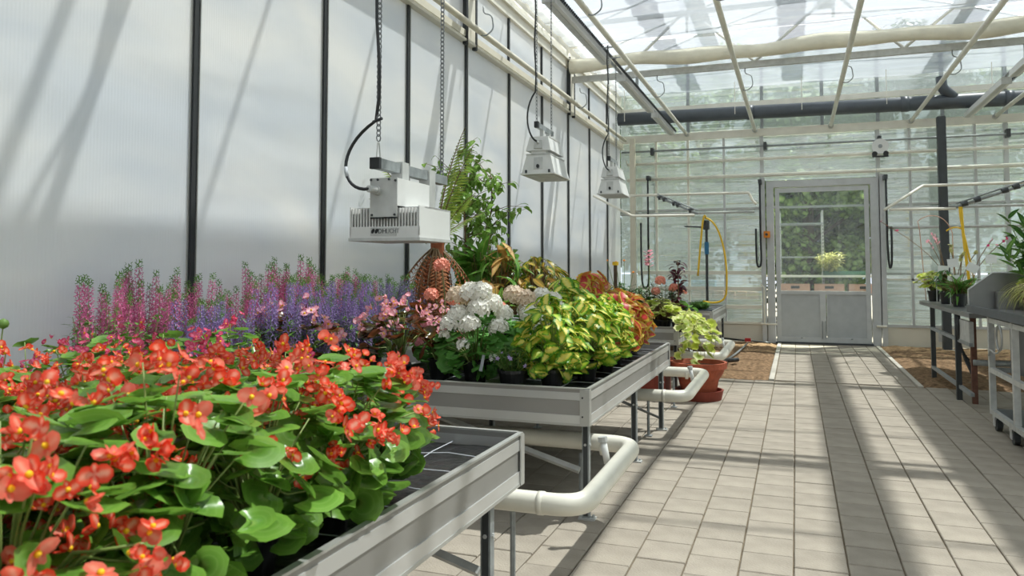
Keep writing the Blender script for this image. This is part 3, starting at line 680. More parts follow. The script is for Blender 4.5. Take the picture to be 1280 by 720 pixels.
# narrow bench along the wall
def wallbench(y0, y1, label):
    t = thing('side_bench', label, 'bench', (-2.85, (y0 + y1) / 2, 0)); d = (y1 - y0) / 2
    MB().box(-0.36, 0.36, -d, d, 0.60, 0.64).build('top', 'alu_dark', t); 
    m = MB(); m.box(0.36, 0.375, -d, d, 0.56, 0.70); m.box(-0.375, -0.36, -d, d, 0.56, 0.70); m.build('rim', 'alu', t)
    for yy in (-d + 0.1, d - 0.1):
        for xx in (-0.3, 0.3): MB().box(xx - 0.018, xx + 0.018, yy - 0.018, yy + 0.018, 0, 0.60).build('leg', 'galv', t)
wallbench(0.6, 3.45, 'narrow side bench along the wall under the pink spikes')
wallbench(3.6, 7.6, 'narrow side bench along the wall under the purple spikes and fern')

# heating pipe loops under the benches
def loop(y0, y1, xo, z0, z1, label, r=0.046, xin=-3.0):
    t = thing('heating_pipe', label, 'heating pipe')
    m = MB(); m.tube(fillet([(xin, y0, z0), (xo, y0, z0), (xo, y1, z1), (xin, y1, z1)], 0.14, 8), r, 18); m.build('pipe_loop', 'white_pipe', t, True)
    m = MB()
    for yy in (y0, y1):
        m.tube([(xo - 0.19, yy, z0), (xo - 0.165, yy, z0)], r + 0.003, 18)
    m.build('weld_collar', 'white_pipe', t, True)
    ym = y0 + (y1 - y0) * 0.62
    m = MB(); m.tube([(xo - 0.055, ym, z1 - 0.005), (xo - 0.075, ym, z1 + 0.10)], 0.017, 10); m.build('vent_valve', 'white_paint', t, True)
    MB().tube([(xo - 0.076, ym, z1 + 0.10), (xo - 0.080, ym, z1 + 0.125)], 0.024, 8).build('valve_cap', 'galv_light', t)
    m = MB()
    for xx in (-1.15, -2.1):
        for yy in (y0, y1): m.tube([(xx, yy, 0.0), (xx, yy, z0 - r)], 0.012, 6); m.box(xx - .03, xx + .03, yy - .03, yy + .03, 0, 0.006)
    m.build('pipe_support', 'galv', t)
loop(3.14, 4.25, -0.845, 0.37, 0.39, 'white heating pipe loop between the two nearest benches')
loop(6.35, 7.75, -0.845, 0.33, 0.345, 'white heating pipe loop between second and third benches', 0.048)
loop(9.3, 10.9, -0.83, 0.34, 0.35, 'white heating pipe loop behind the terracotta pot', 0.05)

# ================================================================== LEAF LIBRARY
def leaf(Ln, wfun, rows=8, cols=4, fold=0.15, droop=0.3, serr=0.0, sfreq=2, wave=0.0, y0=0.0, twist=0.0):
    """blade from origin along +Y, normal +Z. wfun(t)=half width / length"""
    vs = []; uv = []
    ang = 0; y = y0; z = 0; st = 1.0 / rows
    for i in range(rows + 1):
        t = i / rows
        w = wfun(t) * Ln
        if serr and i % sfreq: w *= (1 + serr)
        elif serr: w *= (1 - serr * 0.6)
        for k in range(cols + 1):
            u = 2 * k / cols - 1
            zz = z + fold * abs(u) * w + wave * math.sin(t * 9 + u * 2) * w * abs(u)
            vs.append((u * w + twist * t * t * Ln, y, zz)); uv.append((k / cols, t))
        a = -droop * t * 1.6
        y += math.cos(a) * Ln * st; z += math.sin(a) * Ln * st
    fs = [(i * (cols + 1) + k, i * (cols + 1) + k + 1, (i + 1) * (cols + 1) + k + 1, (i + 1) * (cols + 1) + k) for i in range(rows) for k in range(cols)]
    m = MB(); m.add(vs, fs, 0, uv); return m
def disc_leaf(r, seg=14, cup=0.18, scallop=0.04, lobes=0, lobed=0.0, notch=True, asym=0.0, wave=0.03, rnd=0):
    """round leaf: petiole joins at the notch; centre ring + middle ring + margin. UV u=.5+radius/2"""
    vs = [(0, r * 0.35, 0)]; uv = [(0.5, 0.2)]
    rr = [0.5, 0.85, 1.0]
    for j, q in enumerate(rr):
        for k in range(seg):
            a = 2 * PI * (k + 0.5) / seg - PI / 2
            rad = r * q
            if lobes: rad *= 1 + lobed * math.cos(lobes * (a - PI / 2)) * q
            if j == 2: rad *= 1 + scallop * (1 if k % 2 else -1)
            dn = min(k + 0.5, seg - k - 0.5)
            if notch and dn < 1: rad *= 0.55
            x = rad * math.cos(a) * (1 + asym * math.sin(a)); y = rad * math.sin(a) + r * 0.8
            zz = cup * r * q * q + wave * r * q * math.sin(3 * a + rnd)
            vs.append((x, y if not (notch and dn < 1) else y + r * 0.1, zz)); uv.append((0.5 + q * 0.5, 0.3))
    fs = [(0, 1 + k, 1 + (k + 1) % seg) for k in range(seg)]
    for j in range(2):
        b = 1 + j * seg
        fs += [(b + k, b + seg + k, b + seg + (k + 1) % seg, b + (k + 1) % seg) for k in range(seg)]
    m = MB(); m.add(vs, fs, 0, uv); return m
def ovate(a=0.34, p=0.45): 
    return lambda t: a * (max(0.0, math.sin(PI * min(1, max(0, t)) ** (0.75))) ** 0.8) * (1.0 if t < p else 1 - 0.25 * (t - p)) + 0.004
def lance(a=0.10): return lambda t: a * (max(0.0, math.sin(PI * t ** 0.8)) ** 0.9) + 0.003
def strap(a=0.06): return lambda t: a * min(1, 0.35 + 2 * t) * (1 - t ** 3) + 0.002
def frame(p, fwd, nrm, s=1.0):
    """matrix with Y=fwd, Z~nrm at p"""
    y = Vector(fwd).normalized(); z = Vector(nrm); z = (z - y * z.dot(y))
    z = z.normalized() if z.length > 1e-5 else y.orthogonal().normalized()
    x = y.cross(z)
    return Matrix(((x.x * s, y.x * s, z.x * s, p[0]), (x.y * s, y.y * s, z.y * s, p[1]), (x.z * s, y.z * s, z.z * s, p[2]), (0, 0, 0, 1)))
def petal_flower(npet, r, wid, cup, mat_idx=0, flat=0.0, rows=3):
    m = MB()
    for k in range(npet):
        a = 2 * PI * k / npet; s = 1.0 if (npet != 4 or k % 2 == 0) else 0.72; ww = wid * (1.0 if (npet != 4 or k % 2 == 0) else 0.62)
        l = leaf(r * s, lambda t: ww * (math.sin(PI * min(1, 0.10 + 0.84 * t)) ** 0.7), rows, 2, 0.18, -cup)
        m.join(l, Matrix.Rotation(a, 4, 'Z') @ Matrix.Rotation(flat, 4, 'X'))
    return m
def ball(r, seg=6, c=(0, 0, 0)):
    m = MB(); m.lathe([(0.001, -r), (r * .8, -r * .6), (r, 0), (r * .8, r * .6), (0.001, r)], seg, 0, c)
    m.uv = {k: [(0.5, 0.3)] * len(f) for k, f in enumerate(m.f)}
    return m
def blob(r, n, rs, mat): 
    m = MB()
    for _ in range(n):
        m.join(ball(r * .45, 5, (R.uniform(-r, r) * .6, R.uniform(-r, r) * .6, R.uniform(0, r))))
    return m
ME = {}
ME['beg'] = [disc_leaf(1.0, 16, c, 0.03, asym=a, wave=wv, rnd=q).mesh('leaf', 'begonia_leaf', True) for c, a, wv, q in ((0.2, 0.12, 0.05, 0), (0.3, -0.12, 0.07, 1), (0.08, 0.08, 0.05, 2), (-0.12, -0.1, 0.05, 3))]
ME['bronze'] = [disc_leaf(1.0, 14, c, 0.03, asym=a, wave=wv, rnd=q).mesh('leaf', 'bronze_leaf', True) for c, a, wv, q in ((0.3, 0.12, 0.08, 0), (0.42, -0.12, 0.1, 1), (0.1, 0.1, 0.06, 2))]
ME['ger'] = [disc_leaf(1.0, 20, c, 0.06, lobes=5, lobed=0.08, wave=0.07, rnd=q).mesh('leaf', 'geranium_leaf', True) for c, q in ((0.3, 0), (0.15, 1), (-0.1, 2))]
ME['ivy'] = [disc_leaf(1.0, 14, 0.15, 0.10, wave=0.06, rnd=q).mesh('leaf', 'ivy_leaf', True) for q in (0, 1)]
ME['cy'] = [leaf(1.0, ovate(0.28), 10, 4, f, d, 0.16, 2, 0.10).mesh('leaf', 'coleus_yellow', True) for f, d in ((0.2, 0.4), (0.1, 0.7), (0.3, 0.15))]
ME['cl'] = [leaf(1.0, ovate(0.33), 10, 4, f, d, 0.13, 2, 0.08).mesh('leaf', 'coleus_lime', True) for f, d in ((0.2, 0.4),)]
ME['cr'] = [leaf(1.0, ovate(0.27), 12, 4, f, d, 0.12, 2, 0.10).mesh('leaf', 'coleus_red', True) for f, d in ((0.2, 0.6), (0.12, 1.0), (0.25, 0.3))]
def fl(mat, r=1.0): return [petal_flower(4, r, 0.55, c, 0, fx).mesh('flower', mat, True) for c, fx in ((0.35, 0.25), (0.6, 0.5), (0.15, 0.05), (0.5, 0.8))]
ME['f_red'] = fl('begonia_petal'); ME['f_pink'] = fl('begonia_pink'); ME['f_pale'] = fl('pale_pink')
ME['centre'] = ball(1.0, 7).mesh('flower_centre', 'yellow', True)
def rnd_dir(zmin=-0.2, zmax=1.0):
    z = R.uniform(zmin, zmax); a = R.uniform(0, 2 * PI); q = math.sqrt(max(0, 1 - z * z)); return Vector((q * math.cos(a), q * math.sin(a), z))
def pot_parts(r, h, mat='black', soil=True):
    m = MB(); m.lathe([(0.001, 0), (r * 0.76, 0), (r * 0.98, h * 0.86), (r * 1.06, h * 0.86), (r * 1.06, h), (r * 0.97, h), (r * 0.93, h * 0.86), (0.001, h * 0.86)], 18, 0)
    for k in range(18): m.m[-1 - k] = 1
    return ('pot', m.mesh('pot', [mat, 'potsoil'], False), Matrix.Identity(4), [])
def stems_mesh(lst, mat='stem', r0=0.004, r1=0.002, seg=4):
    m = MB()
    for a, b in lst:
        a, b = Vector(a), Vector(b); mid = a.lerp(b, 0.5) + Vector((0, 0, 0.12 * (b - a).length))
        m.tube([a, a.lerp(mid, 0.6) + Vector((0, 0, 0.02)), mid, b], [r0, r0 * .9, r1 * 1.2, r1], seg)
    return ('stem', m.mesh('stem', mat, True), Matrix.Identity(4), [])
def plant(recipe, name, label, cat, loc, rz=0, sc=1.0, group=None):
    t = thing(name, label, cat, loc, rz, group, sc)
    for nm, me, mt, subs in recipe:
        o = put(nm, me, t, mat=mt)
        if nm in ('foliage', 'florets'): o['kind'] = 'stuff'
        for n2, m2, t2 in subs: put(n2, m2, o, mat=t2)
    return t
def dome_leaves(meshes, n, rx, rz, cz, size, zmin=-0.25, up=0.5, droop=0.35, shrink=0.25, name='leaf', petiole=None):
    parts = []; st = []
    for i in range(n):
        d = rnd_dir(zmin, 1.0); q = 1 - shrink * R.random() ** 1.5
        p = Vector((d.x * rx * q, d.y * rx * q, cz + d.z * rz * q))
        s = size * R.uniform(0.7, 1.2)
        hor = Vector((d.x, d.y, 0)); hor = hor.normalized() if hor.length > 0.05 else Vector((math.cos(i), math.sin(i), 0))
        a = R.uniform(-0.7, 0.7); hor = Matrix.Rotation(a, 3, 'Z') @ hor
        fwd = hor + Vector((0, 0, R.uniform(-droop, droop * 0.6))) ; nrm = (d * (1 - up) + Vector((0, 0, up)) + rnd_dir(-1, 1) * 0.3)
        p0 = p - fwd.normalized() * s * 0.7
        parts.append((name, R.choice(meshes), frame(p0, fwd, nrm, s), []))
        st.append(((p0.x * 0.25, p0.y * 0.25, max(0.05, min(p0.z - .02, cz * .6))), p0))
    return parts, st
def begonia(nleaf, ncl, fk, leafk='beg', r=0.21, rz=0.20, cz=0.27, ls=0.043, fs=0.020, seed=0, per=(2, 4), zmin=-0.55, ybuds=True):
    R.seed(seed)
    lv, st = dome_leaves(ME[leafk], nleaf, r, rz, cz, ls, zmin, 0.45, 0.4)
    parts = [pot_parts(0.06, 0.11)] + lv
    for i in range(ncl):
        d = rnd_dir(-0.2, 1.0); c = Vector((d.x * r * 1.10, d.y * r * 1.10, cz + d.z * rz * 1.18 + 0.015))
        st.append(((c.x * 0.3, c.y * 0.3, cz * 0.8), c))
        for k in range(R.randint(*per)):
            off = rnd_dir(-1, 1) * fs * R.uniform(0.7, 1.5); f = (d * 0.8 + rnd_dir(-0.6, 1) * 0.9); s = fs * R.uniform(0.8, 1.25)
            yv = rnd_dir(-1, 1)
            fm = frame(c + off, yv, f, s)
            # frame's Z is orthogonalised against Y: build with Z exact
            z = f.normalized(); x = z.orthogonal().normalized(); x = Quaternion(z, R.uniform(0, 6.28)) @ x; y = z.cross(x)
            fm = Matrix(((x.x * s, y.x * s, z.x * s, c.x + off.x), (x.y * s, y.y * s, z.y * s, c.y + off.y), (x.z * s, y.z * s, z.z * s, c.z + off.z), (0, 0, 0, 1)))
            subs = [('flower_centre', ME['centre'], Matrix.Translation((0, 0, 0.10)) @ Matrix.Scale(0.19, 4))] if R.random() < 0.8 else []
            parts.append(('flower', R.choice(ME[fk]), fm, subs))
    parts.append(stems_mesh(st[::3], 'stem'))
    return parts
RB = [begonia(112, 27, 'f_red', seed=s, r=0.215, rz=0.21, cz=0.24, ls=0.046, fs=0.0235, per=(3, 5), zmin=-0.92) for s in (11, 12, 13, 14)]
PB = [begonia(46, 17, 'f_pink', seed=s, r=0.17, rz=0.17, cz=0.27, ls=0.038, fs=0.021) for s in (21, 22)]
BB = [begonia(52, 18, 'f_pale', 'bronze', seed=s, r=0.20, rz=0.17, cz=0.25, ls=0.045, fs=0.027, per=(3, 5)) for s in (31, 32, 33)]
TZ = BZ0 + 0.14
# red begonias: bench 1
R.seed(5)
spots = [(-1.17, 0.58), (-1.17, 0.88), (-1.16, 1.18), (-1.17, 1.48), (-1.18, 1.80), (-1.25, 2.13),
         (-1.48, 0.70), (-1.48, 1.02), (-1.50, 1.34), (-1.52, 1.66), (-1.54, 1.98), (-1.56, 2.32),
         (-1.84, 0.95), (-1.84, 1.28), (-1.86, 1.62), (-1.90, 1.96), (-1.93, 2.32), (-2.20, 1.25), (-2.20, 1.6), (-2.24, 1.95)]
GRPR = 'coral red begonias massed on the nearest bench'
speclab = {0: 'coral red begonia at the bottom edge of view, nearest the camera', 2: 'coral red begonia on the rim side with sparse low flowers over broad leaves', 6: 'coral red begonia in the second row at the left edge of view', 12: 'coral red begonia high at the left edge, pink ones behind it', 1: 'coral red begonia at the bottom left corner, its leaves lowest in view', 3: 'coral red begonia whose big leaves hang over the bench rim', 4: 'coral red begonia on the rim side beside the bare black tray',
           5: 'coral red begonia reaching farthest right over the bare tray', 11: 'coral red begonia at the far right back of the mass', 16: 'coral red begonia farthest back, in front of the bronze-leaved begonias'}
for i, (x, y) in enumerate(spots):
    plant(RB[(i * 7 + 3) % 4], 'red_begonia', speclab.get(i, 'coral red wax begonia inside the dense mass filling the nearest bench'), 'begonia', (x, y, TZ), R.uniform(0, 6.28), (0.80 if y > 2.2 else 0.86 if y > 1.9 else 1.0 if x > -1.4 else 0.93 if x > -1.7 else 0.88) * R.uniform(0.96, 1.04), GRPR)
pinks = [(-2.66, 1.75, 'bright pink begonia at the left edge of view against the wall'), (-2.68, 2.10, 'bright pink begonia second from the left edge by the wall'), (-2.62, 2.45, 'bright pink begonia in front of the ferny green plant'), (-2.30, 2.35, 'bright pink begonia behind the middle of the red mass'), (-2.26, 2.68, 'bright pink begonia in front of the purple spikes'), (-1.98, 2.66, 'bright pink begonia left of the bare black tray, low')]
for i, (x, y, lab) in enumerate(pinks):
    plant(PB[i % 2], 'pink_begonia', lab, 'begonia', (x, y, TZ if x > -2.42 else 0.64), R.uniform(0, 6.28), 1.0 if i < 5 else 0.8, 'bright pink begonias')
for i, (x, y, s, lab) in enumerate([(-2.72, 3.78, 1.15, 'bronze-leaved pale pink begonia, left of its three'), (-2.28, 4.22, 1.12, 'bronze-leaved pale pink begonia in front of the purple spikes'), (-2.22, 4.66, 0.95, 'bronze-leaved pale pink begonia beside the salmon geraniums')]):
    plant(BB[i], 'bronze_begonia', lab, 'begonia', (x, y, TZ if x > -2.42 else 0.64), R.uniform(0, 6.28), s, 'bronze-leaved begonias')

# ---- angelonia (pink and purple spikes)
def spike_mesh(L, mat, n, seed, fr=0.019):
    R.seed(seed); m = MB()
    m.tube([(0, 0, 0), (0.005, 0, L * .5), (0, 0, L)], [0.002, 0.0018, 0.001], 3); 
    for k in range(len(m.f)): m.uv[k] = [(0.5, 0.3)] * len(m.f[k])
    m.m = [1] * len(m.f)
    for k in range(n):
        t = (k + R.random()) / n; z = L * t; rr = 0.021 * (1 - 0.7 * t) + 0.002; a = k * 2.4
        c = Vector((rr * math.cos(a), rr * math.sin(a), z)); o = Vector((math.cos(a), math.sin(a), 0.25))
        s = fr * (1 - 0.5 * t) * R.uniform(0.8, 1.2)
        for q in range(3):
            l = leaf(1.0, lambda t: 0.45 * math.sin(PI * (0.12 + 0.8 * t)), 1, 2, 0.1, 0.2)
            x = Quaternion(o, q * 2.1 + a) @ o.orthogonal().normalized()
            m.join(l, frame(c, (x + o * 0.5), o, s), 0 if t < 0.9 else 1)
    return m.mesh('flower_spike', [mat, 'mid_leaf'], False)
SP = {k: [spike_mesh(0.34, mt, 100, s) for s in (1, 2, 3)] for k, mt in (('pink', 'magenta_petal'), ('purple', 'purple_petal'), ('grey', 'grey_spike'))}
def leafy_stems(n, hgt, spread, mat, ll, dens, lw=0.12, seed=0, stem='stem', r=0.003, z0=0.1):
    R.seed(seed); m = MB(); tips = []
    lf = leaf(1.0, lance(lw), 3, 2, 0.15, 0.4)
    for i in range(n):
        a = R.uniform(0, 6.28); q = spread * math.sqrt((i + 0.5) / n); h = hgt * R.uniform(0.8, 1.08)
        b = Vector((0.03 * math.cos(a), 0.03 * math.sin(a), z0)); tp = Vector((q * math.cos(a), q * math.sin(a), h))
        mid = b.lerp(tp, 0.5) + Vector((q * .2 * math.cos(a), q * .2 * math.sin(a), 0))
        nb = len(m.f); m.tube([b, mid, tp], [r, r * .8, r * .5], 3)
        for k in range(nb, len(m.f)): m.m[k] = 1
        cnt = int(dens * h)
        for k in range(cnt):
            t = R.random(); p = (b.lerp(mid, t * 2) if t < .5 else mid.lerp(tp, t * 2 - 1)); f = rnd_dir(-0.3, 0.7)
            m.join(lf, frame(p, f, Vector((0, 0, 1)) + rnd_dir() * .3, ll * R.uniform(0.7, 1.2)), 0)
        tips.append((tp, (tp - mid).normalized()))
    return m.mesh('foliage', [mat, stem]), tips
def angelonia(kind, seed, n=9, h=0.38, top=1.0):
    fo, tips = leafy_stems(n + 10, h, 0.15, 'mid_leaf', 0.06, 130, 0.10, seed)
    parts = [pot_parts(0.055, 0.10), ('foliage', fo, Matrix.Identity(4), [])]
    for tp, d in tips[:n + 8]:
        d = (d + Vector((0, 0, 1.2))).normalized(); s = R.uniform(0.8, 1.2) * top
        x = d.orthogonal().normalized(); y = d.cross(x); p = tp - d * 0.12
        parts.append(('flower_spike', R.choice(SP[kind]), Matrix(((x.x * s, y.x * s, d.x * s, p.x), (x.y * s, y.y * s, d.y * s, p.y), (x.z * s, y.z * s, d.z * s, p.z), (0, 0, 0, 1))), []))
    return parts
AP = [angelonia('pink', s, 9, 0.44, 1.05) for s in (41, 42)]; AV = [angelonia('purple', s, 11, 0.36, 0.9) for s in (43, 44)]; AG = [angelonia('grey', s, 8, 0.42, 1.0) for s in (45,)]
R.seed(9)
ypink = [2.72, 2.95, 3.25, 3.65, 3.95, 4.2, 4.45, 4.7, 4.95]
for i, y in enumerate(ypink):
    lab = 'spiky magenta-pink angelonia by the wall, ' + ['leftmost of the row', 'second from the left of the row', 'third from the left', 'just right of the thick black wall post', 'with the tallest spikes, left one', 'with the tallest spikes, right one', 'right of the tallest spikes', 'left of the second black wall post', 'last one, right of the second black wall post'][i]
    plant(AP[i % 2], 'pink_angelonia', lab, 'angelonia', (-3.02, y, 0.64), R.uniform(0, 6.28), 1.0 + (0.08 if i in (4, 5) else R.uniform(-.06, .03)), 'pink angelonias by the wall')
ypur = [3.0, 3.22, 3.62, 3.88, 4.12, 4.38, 4.64]
for i, y in enumerate(ypur):
    lab = 'purple angelonia in front of the pink row, ' + ['leftmost, behind the ferny green plant', 'second from the left', 'third from the left', 'middle of the purple row', 'fifth from the left', 'second from the right end', 'at the right end'][i]
    plant(AV[i % 2], 'purple_angelonia', lab, 'angelonia', (-2.72 - (0.03 if i % 2 else 0), y, 0.64), R.uniform(0, 6.28), 1.14 if i > 1 else 1.0, 'purple angelonias')
for i, (x, y, lab) in enumerate([(-3.03, 5.15, 'grey-lavender spiky plant right of the pink spikes'), (-2.95, 5.42, 'grey-lavender spiky plant below the lamp'), (-2.72, 4.95, 'grey-lavender spiky plant behind the bronze begonias'), (-2.85, 5.75, 'grey-lavender spiky plant left of the dry brown fronds')]):
    plant(AG[0], 'lavender_plant', lab, 'lavender', (x, y, 0.64), R.uniform(0, 6.28), 0.95, 'grey-lavender spiky plants')
# ferny green plant in front of the spikes
def ferny(seed, n, h, sp, mat='mid_leaf', ll=0.04, dens=120):
    fo, tips = leafy_stems(n, h, sp, mat, ll, dens, 0.16, seed); return [pot_parts(0.055, 0.1), ('foliage', fo, Matrix.Identity(4), [])]
plant(ferny(51, 16, 0.50, 0.20), 'feathery_plant', 'feathery light green plant left, in front of pink spikes', 'plant', (-2.80, 2.62, 0.64))
t = thing('flower_bud', 'lone round green bud on a thin stalk against the left wall', 'flower', (-2.72, 2.0, 0.64))
MB().tube([(0.02, 0.03, 0), (0, 0, 0.3), (-0.03, 0.04, 0.50)], [0.004, 0.003, 0.0025], 5).build('stalk', 'stem', t); ball(0.02, 8).build('bud', 'mid_leaf', t, True, loc=(-0.03, 0.04, 0.51))

# ---- geraniums
def flower_head(r, mat, n, seed, fr=0.017):
    R.seed(seed); m = MB(); f5 = petal_flower(5, fr, 0.42, 0.3, 0, 0.1, 2)
    for k in range(n):
        z = 1 - 1.35 * (k + .5) / n; a = k * 2.4; q = math.sqrt(max(0, 1 - z * z)); d = Vector((q * math.cos(a), q * math.sin(a), z))
        p = d * r * R.uniform(0.85, 1.05); zt = (d + rnd_dir(-1, 1) * .3).normalized(); x = zt.orthogonal().normalized(); y = zt.cross(x)
        m.join(f5, Matrix(((x.x, y.x, zt.x, p.x), (x.y, y.y, zt.y, p.y), (x.z, y.z, zt.z, p.z), (0, 0, 0, 1))))
    return m.mesh('flower_head', mat, False)
FH = {'white': [flower_head(0.060, 'white_petal', 60, s) for s in (1, 2)], 'cream': [flower_head(0.064, 'cream_petal', 64, 3)], 'salmon': [flower_head(0.042, 'salmon_petal', 36, 4)], 'small': [flower_head(0.026, 'white_petal', 14, 6, 0.014)], 'pk': [flower_head(0.032, 'pale_pink', 24, 8)]}
def geranium(nl, r, rz, cz, heads, seed, ls=0.042):
    R.seed(seed); lv, st = dome_leaves(ME['ger'], nl, r, rz, cz, ls, -0.9, 0.4, 0.5)
    parts = [pot_parts(0.075, 0.13)] + lv
    for kind, x, y, z, s in heads:
        parts.append(('flower_head', R.choice(FH[kind]), Matrix.Translation((x, y, z - 0.03)) @ Matrix.Rotation(R.uniform(0, 6), 4, 'Z') @ Matrix.Rotation(R.uniform(-.3, .3), 4, 'X') @ Matrix.Scale(s, 4), [])); st.append(((x * .3, y * .3, cz * .8), (x, y, z)))
    parts.append(stems_mesh(st[-len(heads):] + st[::4])); return parts
# heads given in world axes (camera looks along -x,+y: right in picture = +x+y, near = +x-y...)
def toward(u, d, z): return (u * 0.9387 - d * -0.3447 * -1, u * 0.3448 + d * -0.9374 * -1 * -1, z)
def P(u, d, z):      # u = right in the picture, d = toward the camera
    return (u * 0.9387 + d * 0.3447, u * 0.3448 - d * 0.9387, z)
gh = [('white', *P(-.14, .14, .38), .9), ('white', *P(-.02, .18, .38), 1.0), ('white', *P(.04, .12, .56), 1.0), ('cream', *P(-.10, .06, .53), 1.05), ('white', *P(-.02, .10, .55), 1.15), ('white', *P(-.09, .12, .43), 1.0), ('white', *P(.03, .14, .47), 1.1), ('white', *P(.10, .10, .49), 1.0), ('white', *P(.14, .12, .36), .95), ('small', *P(-.17, .13, .32), 1.1), ('small', *P(-.06, .19, .27), 1.25), ('small', *P(.11, .19, .20), .9), ('white', *P(.17, .05, .43), .9)]
plant(geranium(120, 0.21, 0.20, 0.22, gh, 61), 'white_geranium', 'white geranium with the largest flower heads at the bench front edge', 'geranium', (-1.84, 4.36, TZ), 0, 1.04)
gh2 = [('cream', *P(-.07, .05, .52), 1.15), ('cream', *P(.0, .08, .50), 1.1), ('white', *P(.10, .06, .52), 1.0), ('white', *P(.17, .04, .50), .9), ('white', *P(.08, .13, .36), 1.0), ('small', *P(.02, .15, .26), 1.3), ('white', *P(.0, .0, .44), .9), ('white', *P(.14, .12, .42), .95), ('white', *P(.02, .14, .42), 1.0), ('white', *P(.20, .08, .44), .9)]
plant(geranium(90, 0.20, 0.19, 0.24, gh2, 62), 'white_geranium', 'white geranium with creamy aging heads, behind the first', 'geranium', (-1.66, 4.78, TZ), 0, 1.04)
sg = [('salmon', *P(-.20, .05, .54), 1.15), ('salmon', *P(-.04, .07, .50), 1.05), ('salmon', *P(.12, .02, .53), 1.1), ('pk', *P(-.03, .1, .36), 1.0), ('pk', *P(-.16, .08, .34), 1.1), ('pk', *P(.06, .12, .30), .9), ('pk', *P(-.1, .14, .28), .8)]
plant(geranium(80, 0.20, 0.18, 0.20, sg, 63, 0.040), 'salmon_geranium', 'geranium with salmon and pink heads left of the white ones', 'geranium', (-2.20, 4.95, TZ))
plant(geranium(60, 0.18, 0.17, 0.22, [('salmon', *P(-.05, .05, .74), 1.2), ('salmon', *P(.14, .03, .40), .8)], 64), 'salmon_geranium', 'geranium carrying one tall round salmon head on a long stalk', 'geranium', (-2.18, 4.72, TZ))
plant(geranium(60, 0.18, 0.17, 0.22, [('salmon', *P(.05, .05, .44), 1.1), ('salmon', *P(-.08, .03, .43), .8)], 65), 'salmon_geranium', 'geranium with coral heads behind the big white geranium', 'geranium', (-2.12, 5.35, TZ))
plant(geranium(40, 0.16, 0.17, 0.2, [('pk', *P(-.08, .08, .38), 1.0), ('pk', *P(.05, .08, .36), 1.0), ('pk', *P(.0, .12, .28), .9), ('pk', *P(-.12, .1, .27), .8)], 66, 0.03), 'pink_geranium', 'small geranium with pale pink heads beside the bronze begonias', 'geranium', (-2.12, 4.45, TZ))
# empty-ish lobelia pot
fo, tips = leafy_stems(30, 0.24, 0.12, 'mid_leaf', 0.03, 130, 0.2, 67)
lob = [pot_parts(0.085, 0.12), ('foliage', fo, Matrix.Identity(4), [])]
lf5 = petal_flower(5, 0.014, 0.3, 0.1).mesh('flower', 'lilac', False)
for _ in range(14):
    d = rnd_dir(-0.3, 0.6); lob.append(('flower', lf5, frame(Vector((d.x * .13, d.y * .13, 0.17 + d.z * .06)), rnd_dir(), d), []))
plant(lob, 'scaevola', 'small lilac-flowered plant in a black pot beside the yellow coleus', 'plant', (-1.53, 4.18, TZ))
t = thing('plant_label', 'blank whitish plant tag stuck in the big white geranium', 'label', (-1.72, 4.18, TZ)); MB().boxm(Matrix.Translation((0, 0, 0.15)) @ Matrix.Rotation(0.2, 4, 'Y') @ Matrix.Rotation(0.35, 4, 'Z'), 0.018, 0.002, 0.10).build('tag', 'white_cord', t)

# ---- coleus
def coleus(key, n, r, rz, cz, ls, seed, key2=None, up=0.35, droop=0.7, potr=0.07):
    R.seed(seed); ms = list(ME[key]) + (ME[key2] if key2 else [])
    lv, st = dome_leaves(ms, n, r, rz, cz, ls, -0.85, up, droop, 0.3); return [pot_parts(potr, 0.12)] + lv + [stems_mesh(st[::3])]
CY = [coleus('cy', 190, 0.23, 0.26, 0.28, 0.105, s, 'cl') for s in (71, 72)]
CR = [coleus('cr', 130, 0.24, 0.26, 0.28, 0.14, s, None, 0.3, 0.9) for s in (73, 74)]
R.seed(3)
for i, (x, y, s, lab) in enumerate([(-1.33, 4.28, 1.0, 'yellow and green coleus at the bench corner'), (-1.24, 4.72, 1.0, 'yellow and green coleus second from the bench corner'), (-1.44, 5.02, 1.16, 'tallest yellow and green coleus, inside the bench'), (-1.22, 5.12, 0.98, 'yellow and green coleus third from the bench corner'), (-1.52, 5.3, 1.12, 'yellow and green coleus behind the tallest one')]):
    plant(CY[i % 2], 'yellow_coleus', lab, 'coleus', (x, y, TZ), R.uniform(0, 6.28), s, 'yellow coleus')
for i, (x, y, s, lab) in enumerate([(-1.25, 5.55, 0.95, 'red and orange coleus next to the yellow ones at the rim'), (-1.27, 5.98, 0.98, 'red and orange coleus in the middle of the rim row'), (-1.30, 6.42, 0.9, 'red and orange coleus at the far bench corner'), (-1.58, 5.85, 1.22, 'tall red and orange coleus inside the bench, left one'), (-1.62, 6.4, 1.22, 'tall red and orange coleus inside the bench, right one')]):
    plant(CR[i % 2], 'red_coleus', lab, 'coleus', (x, y, TZ), R.uniform(0, 6.28), s, 'red coleus')

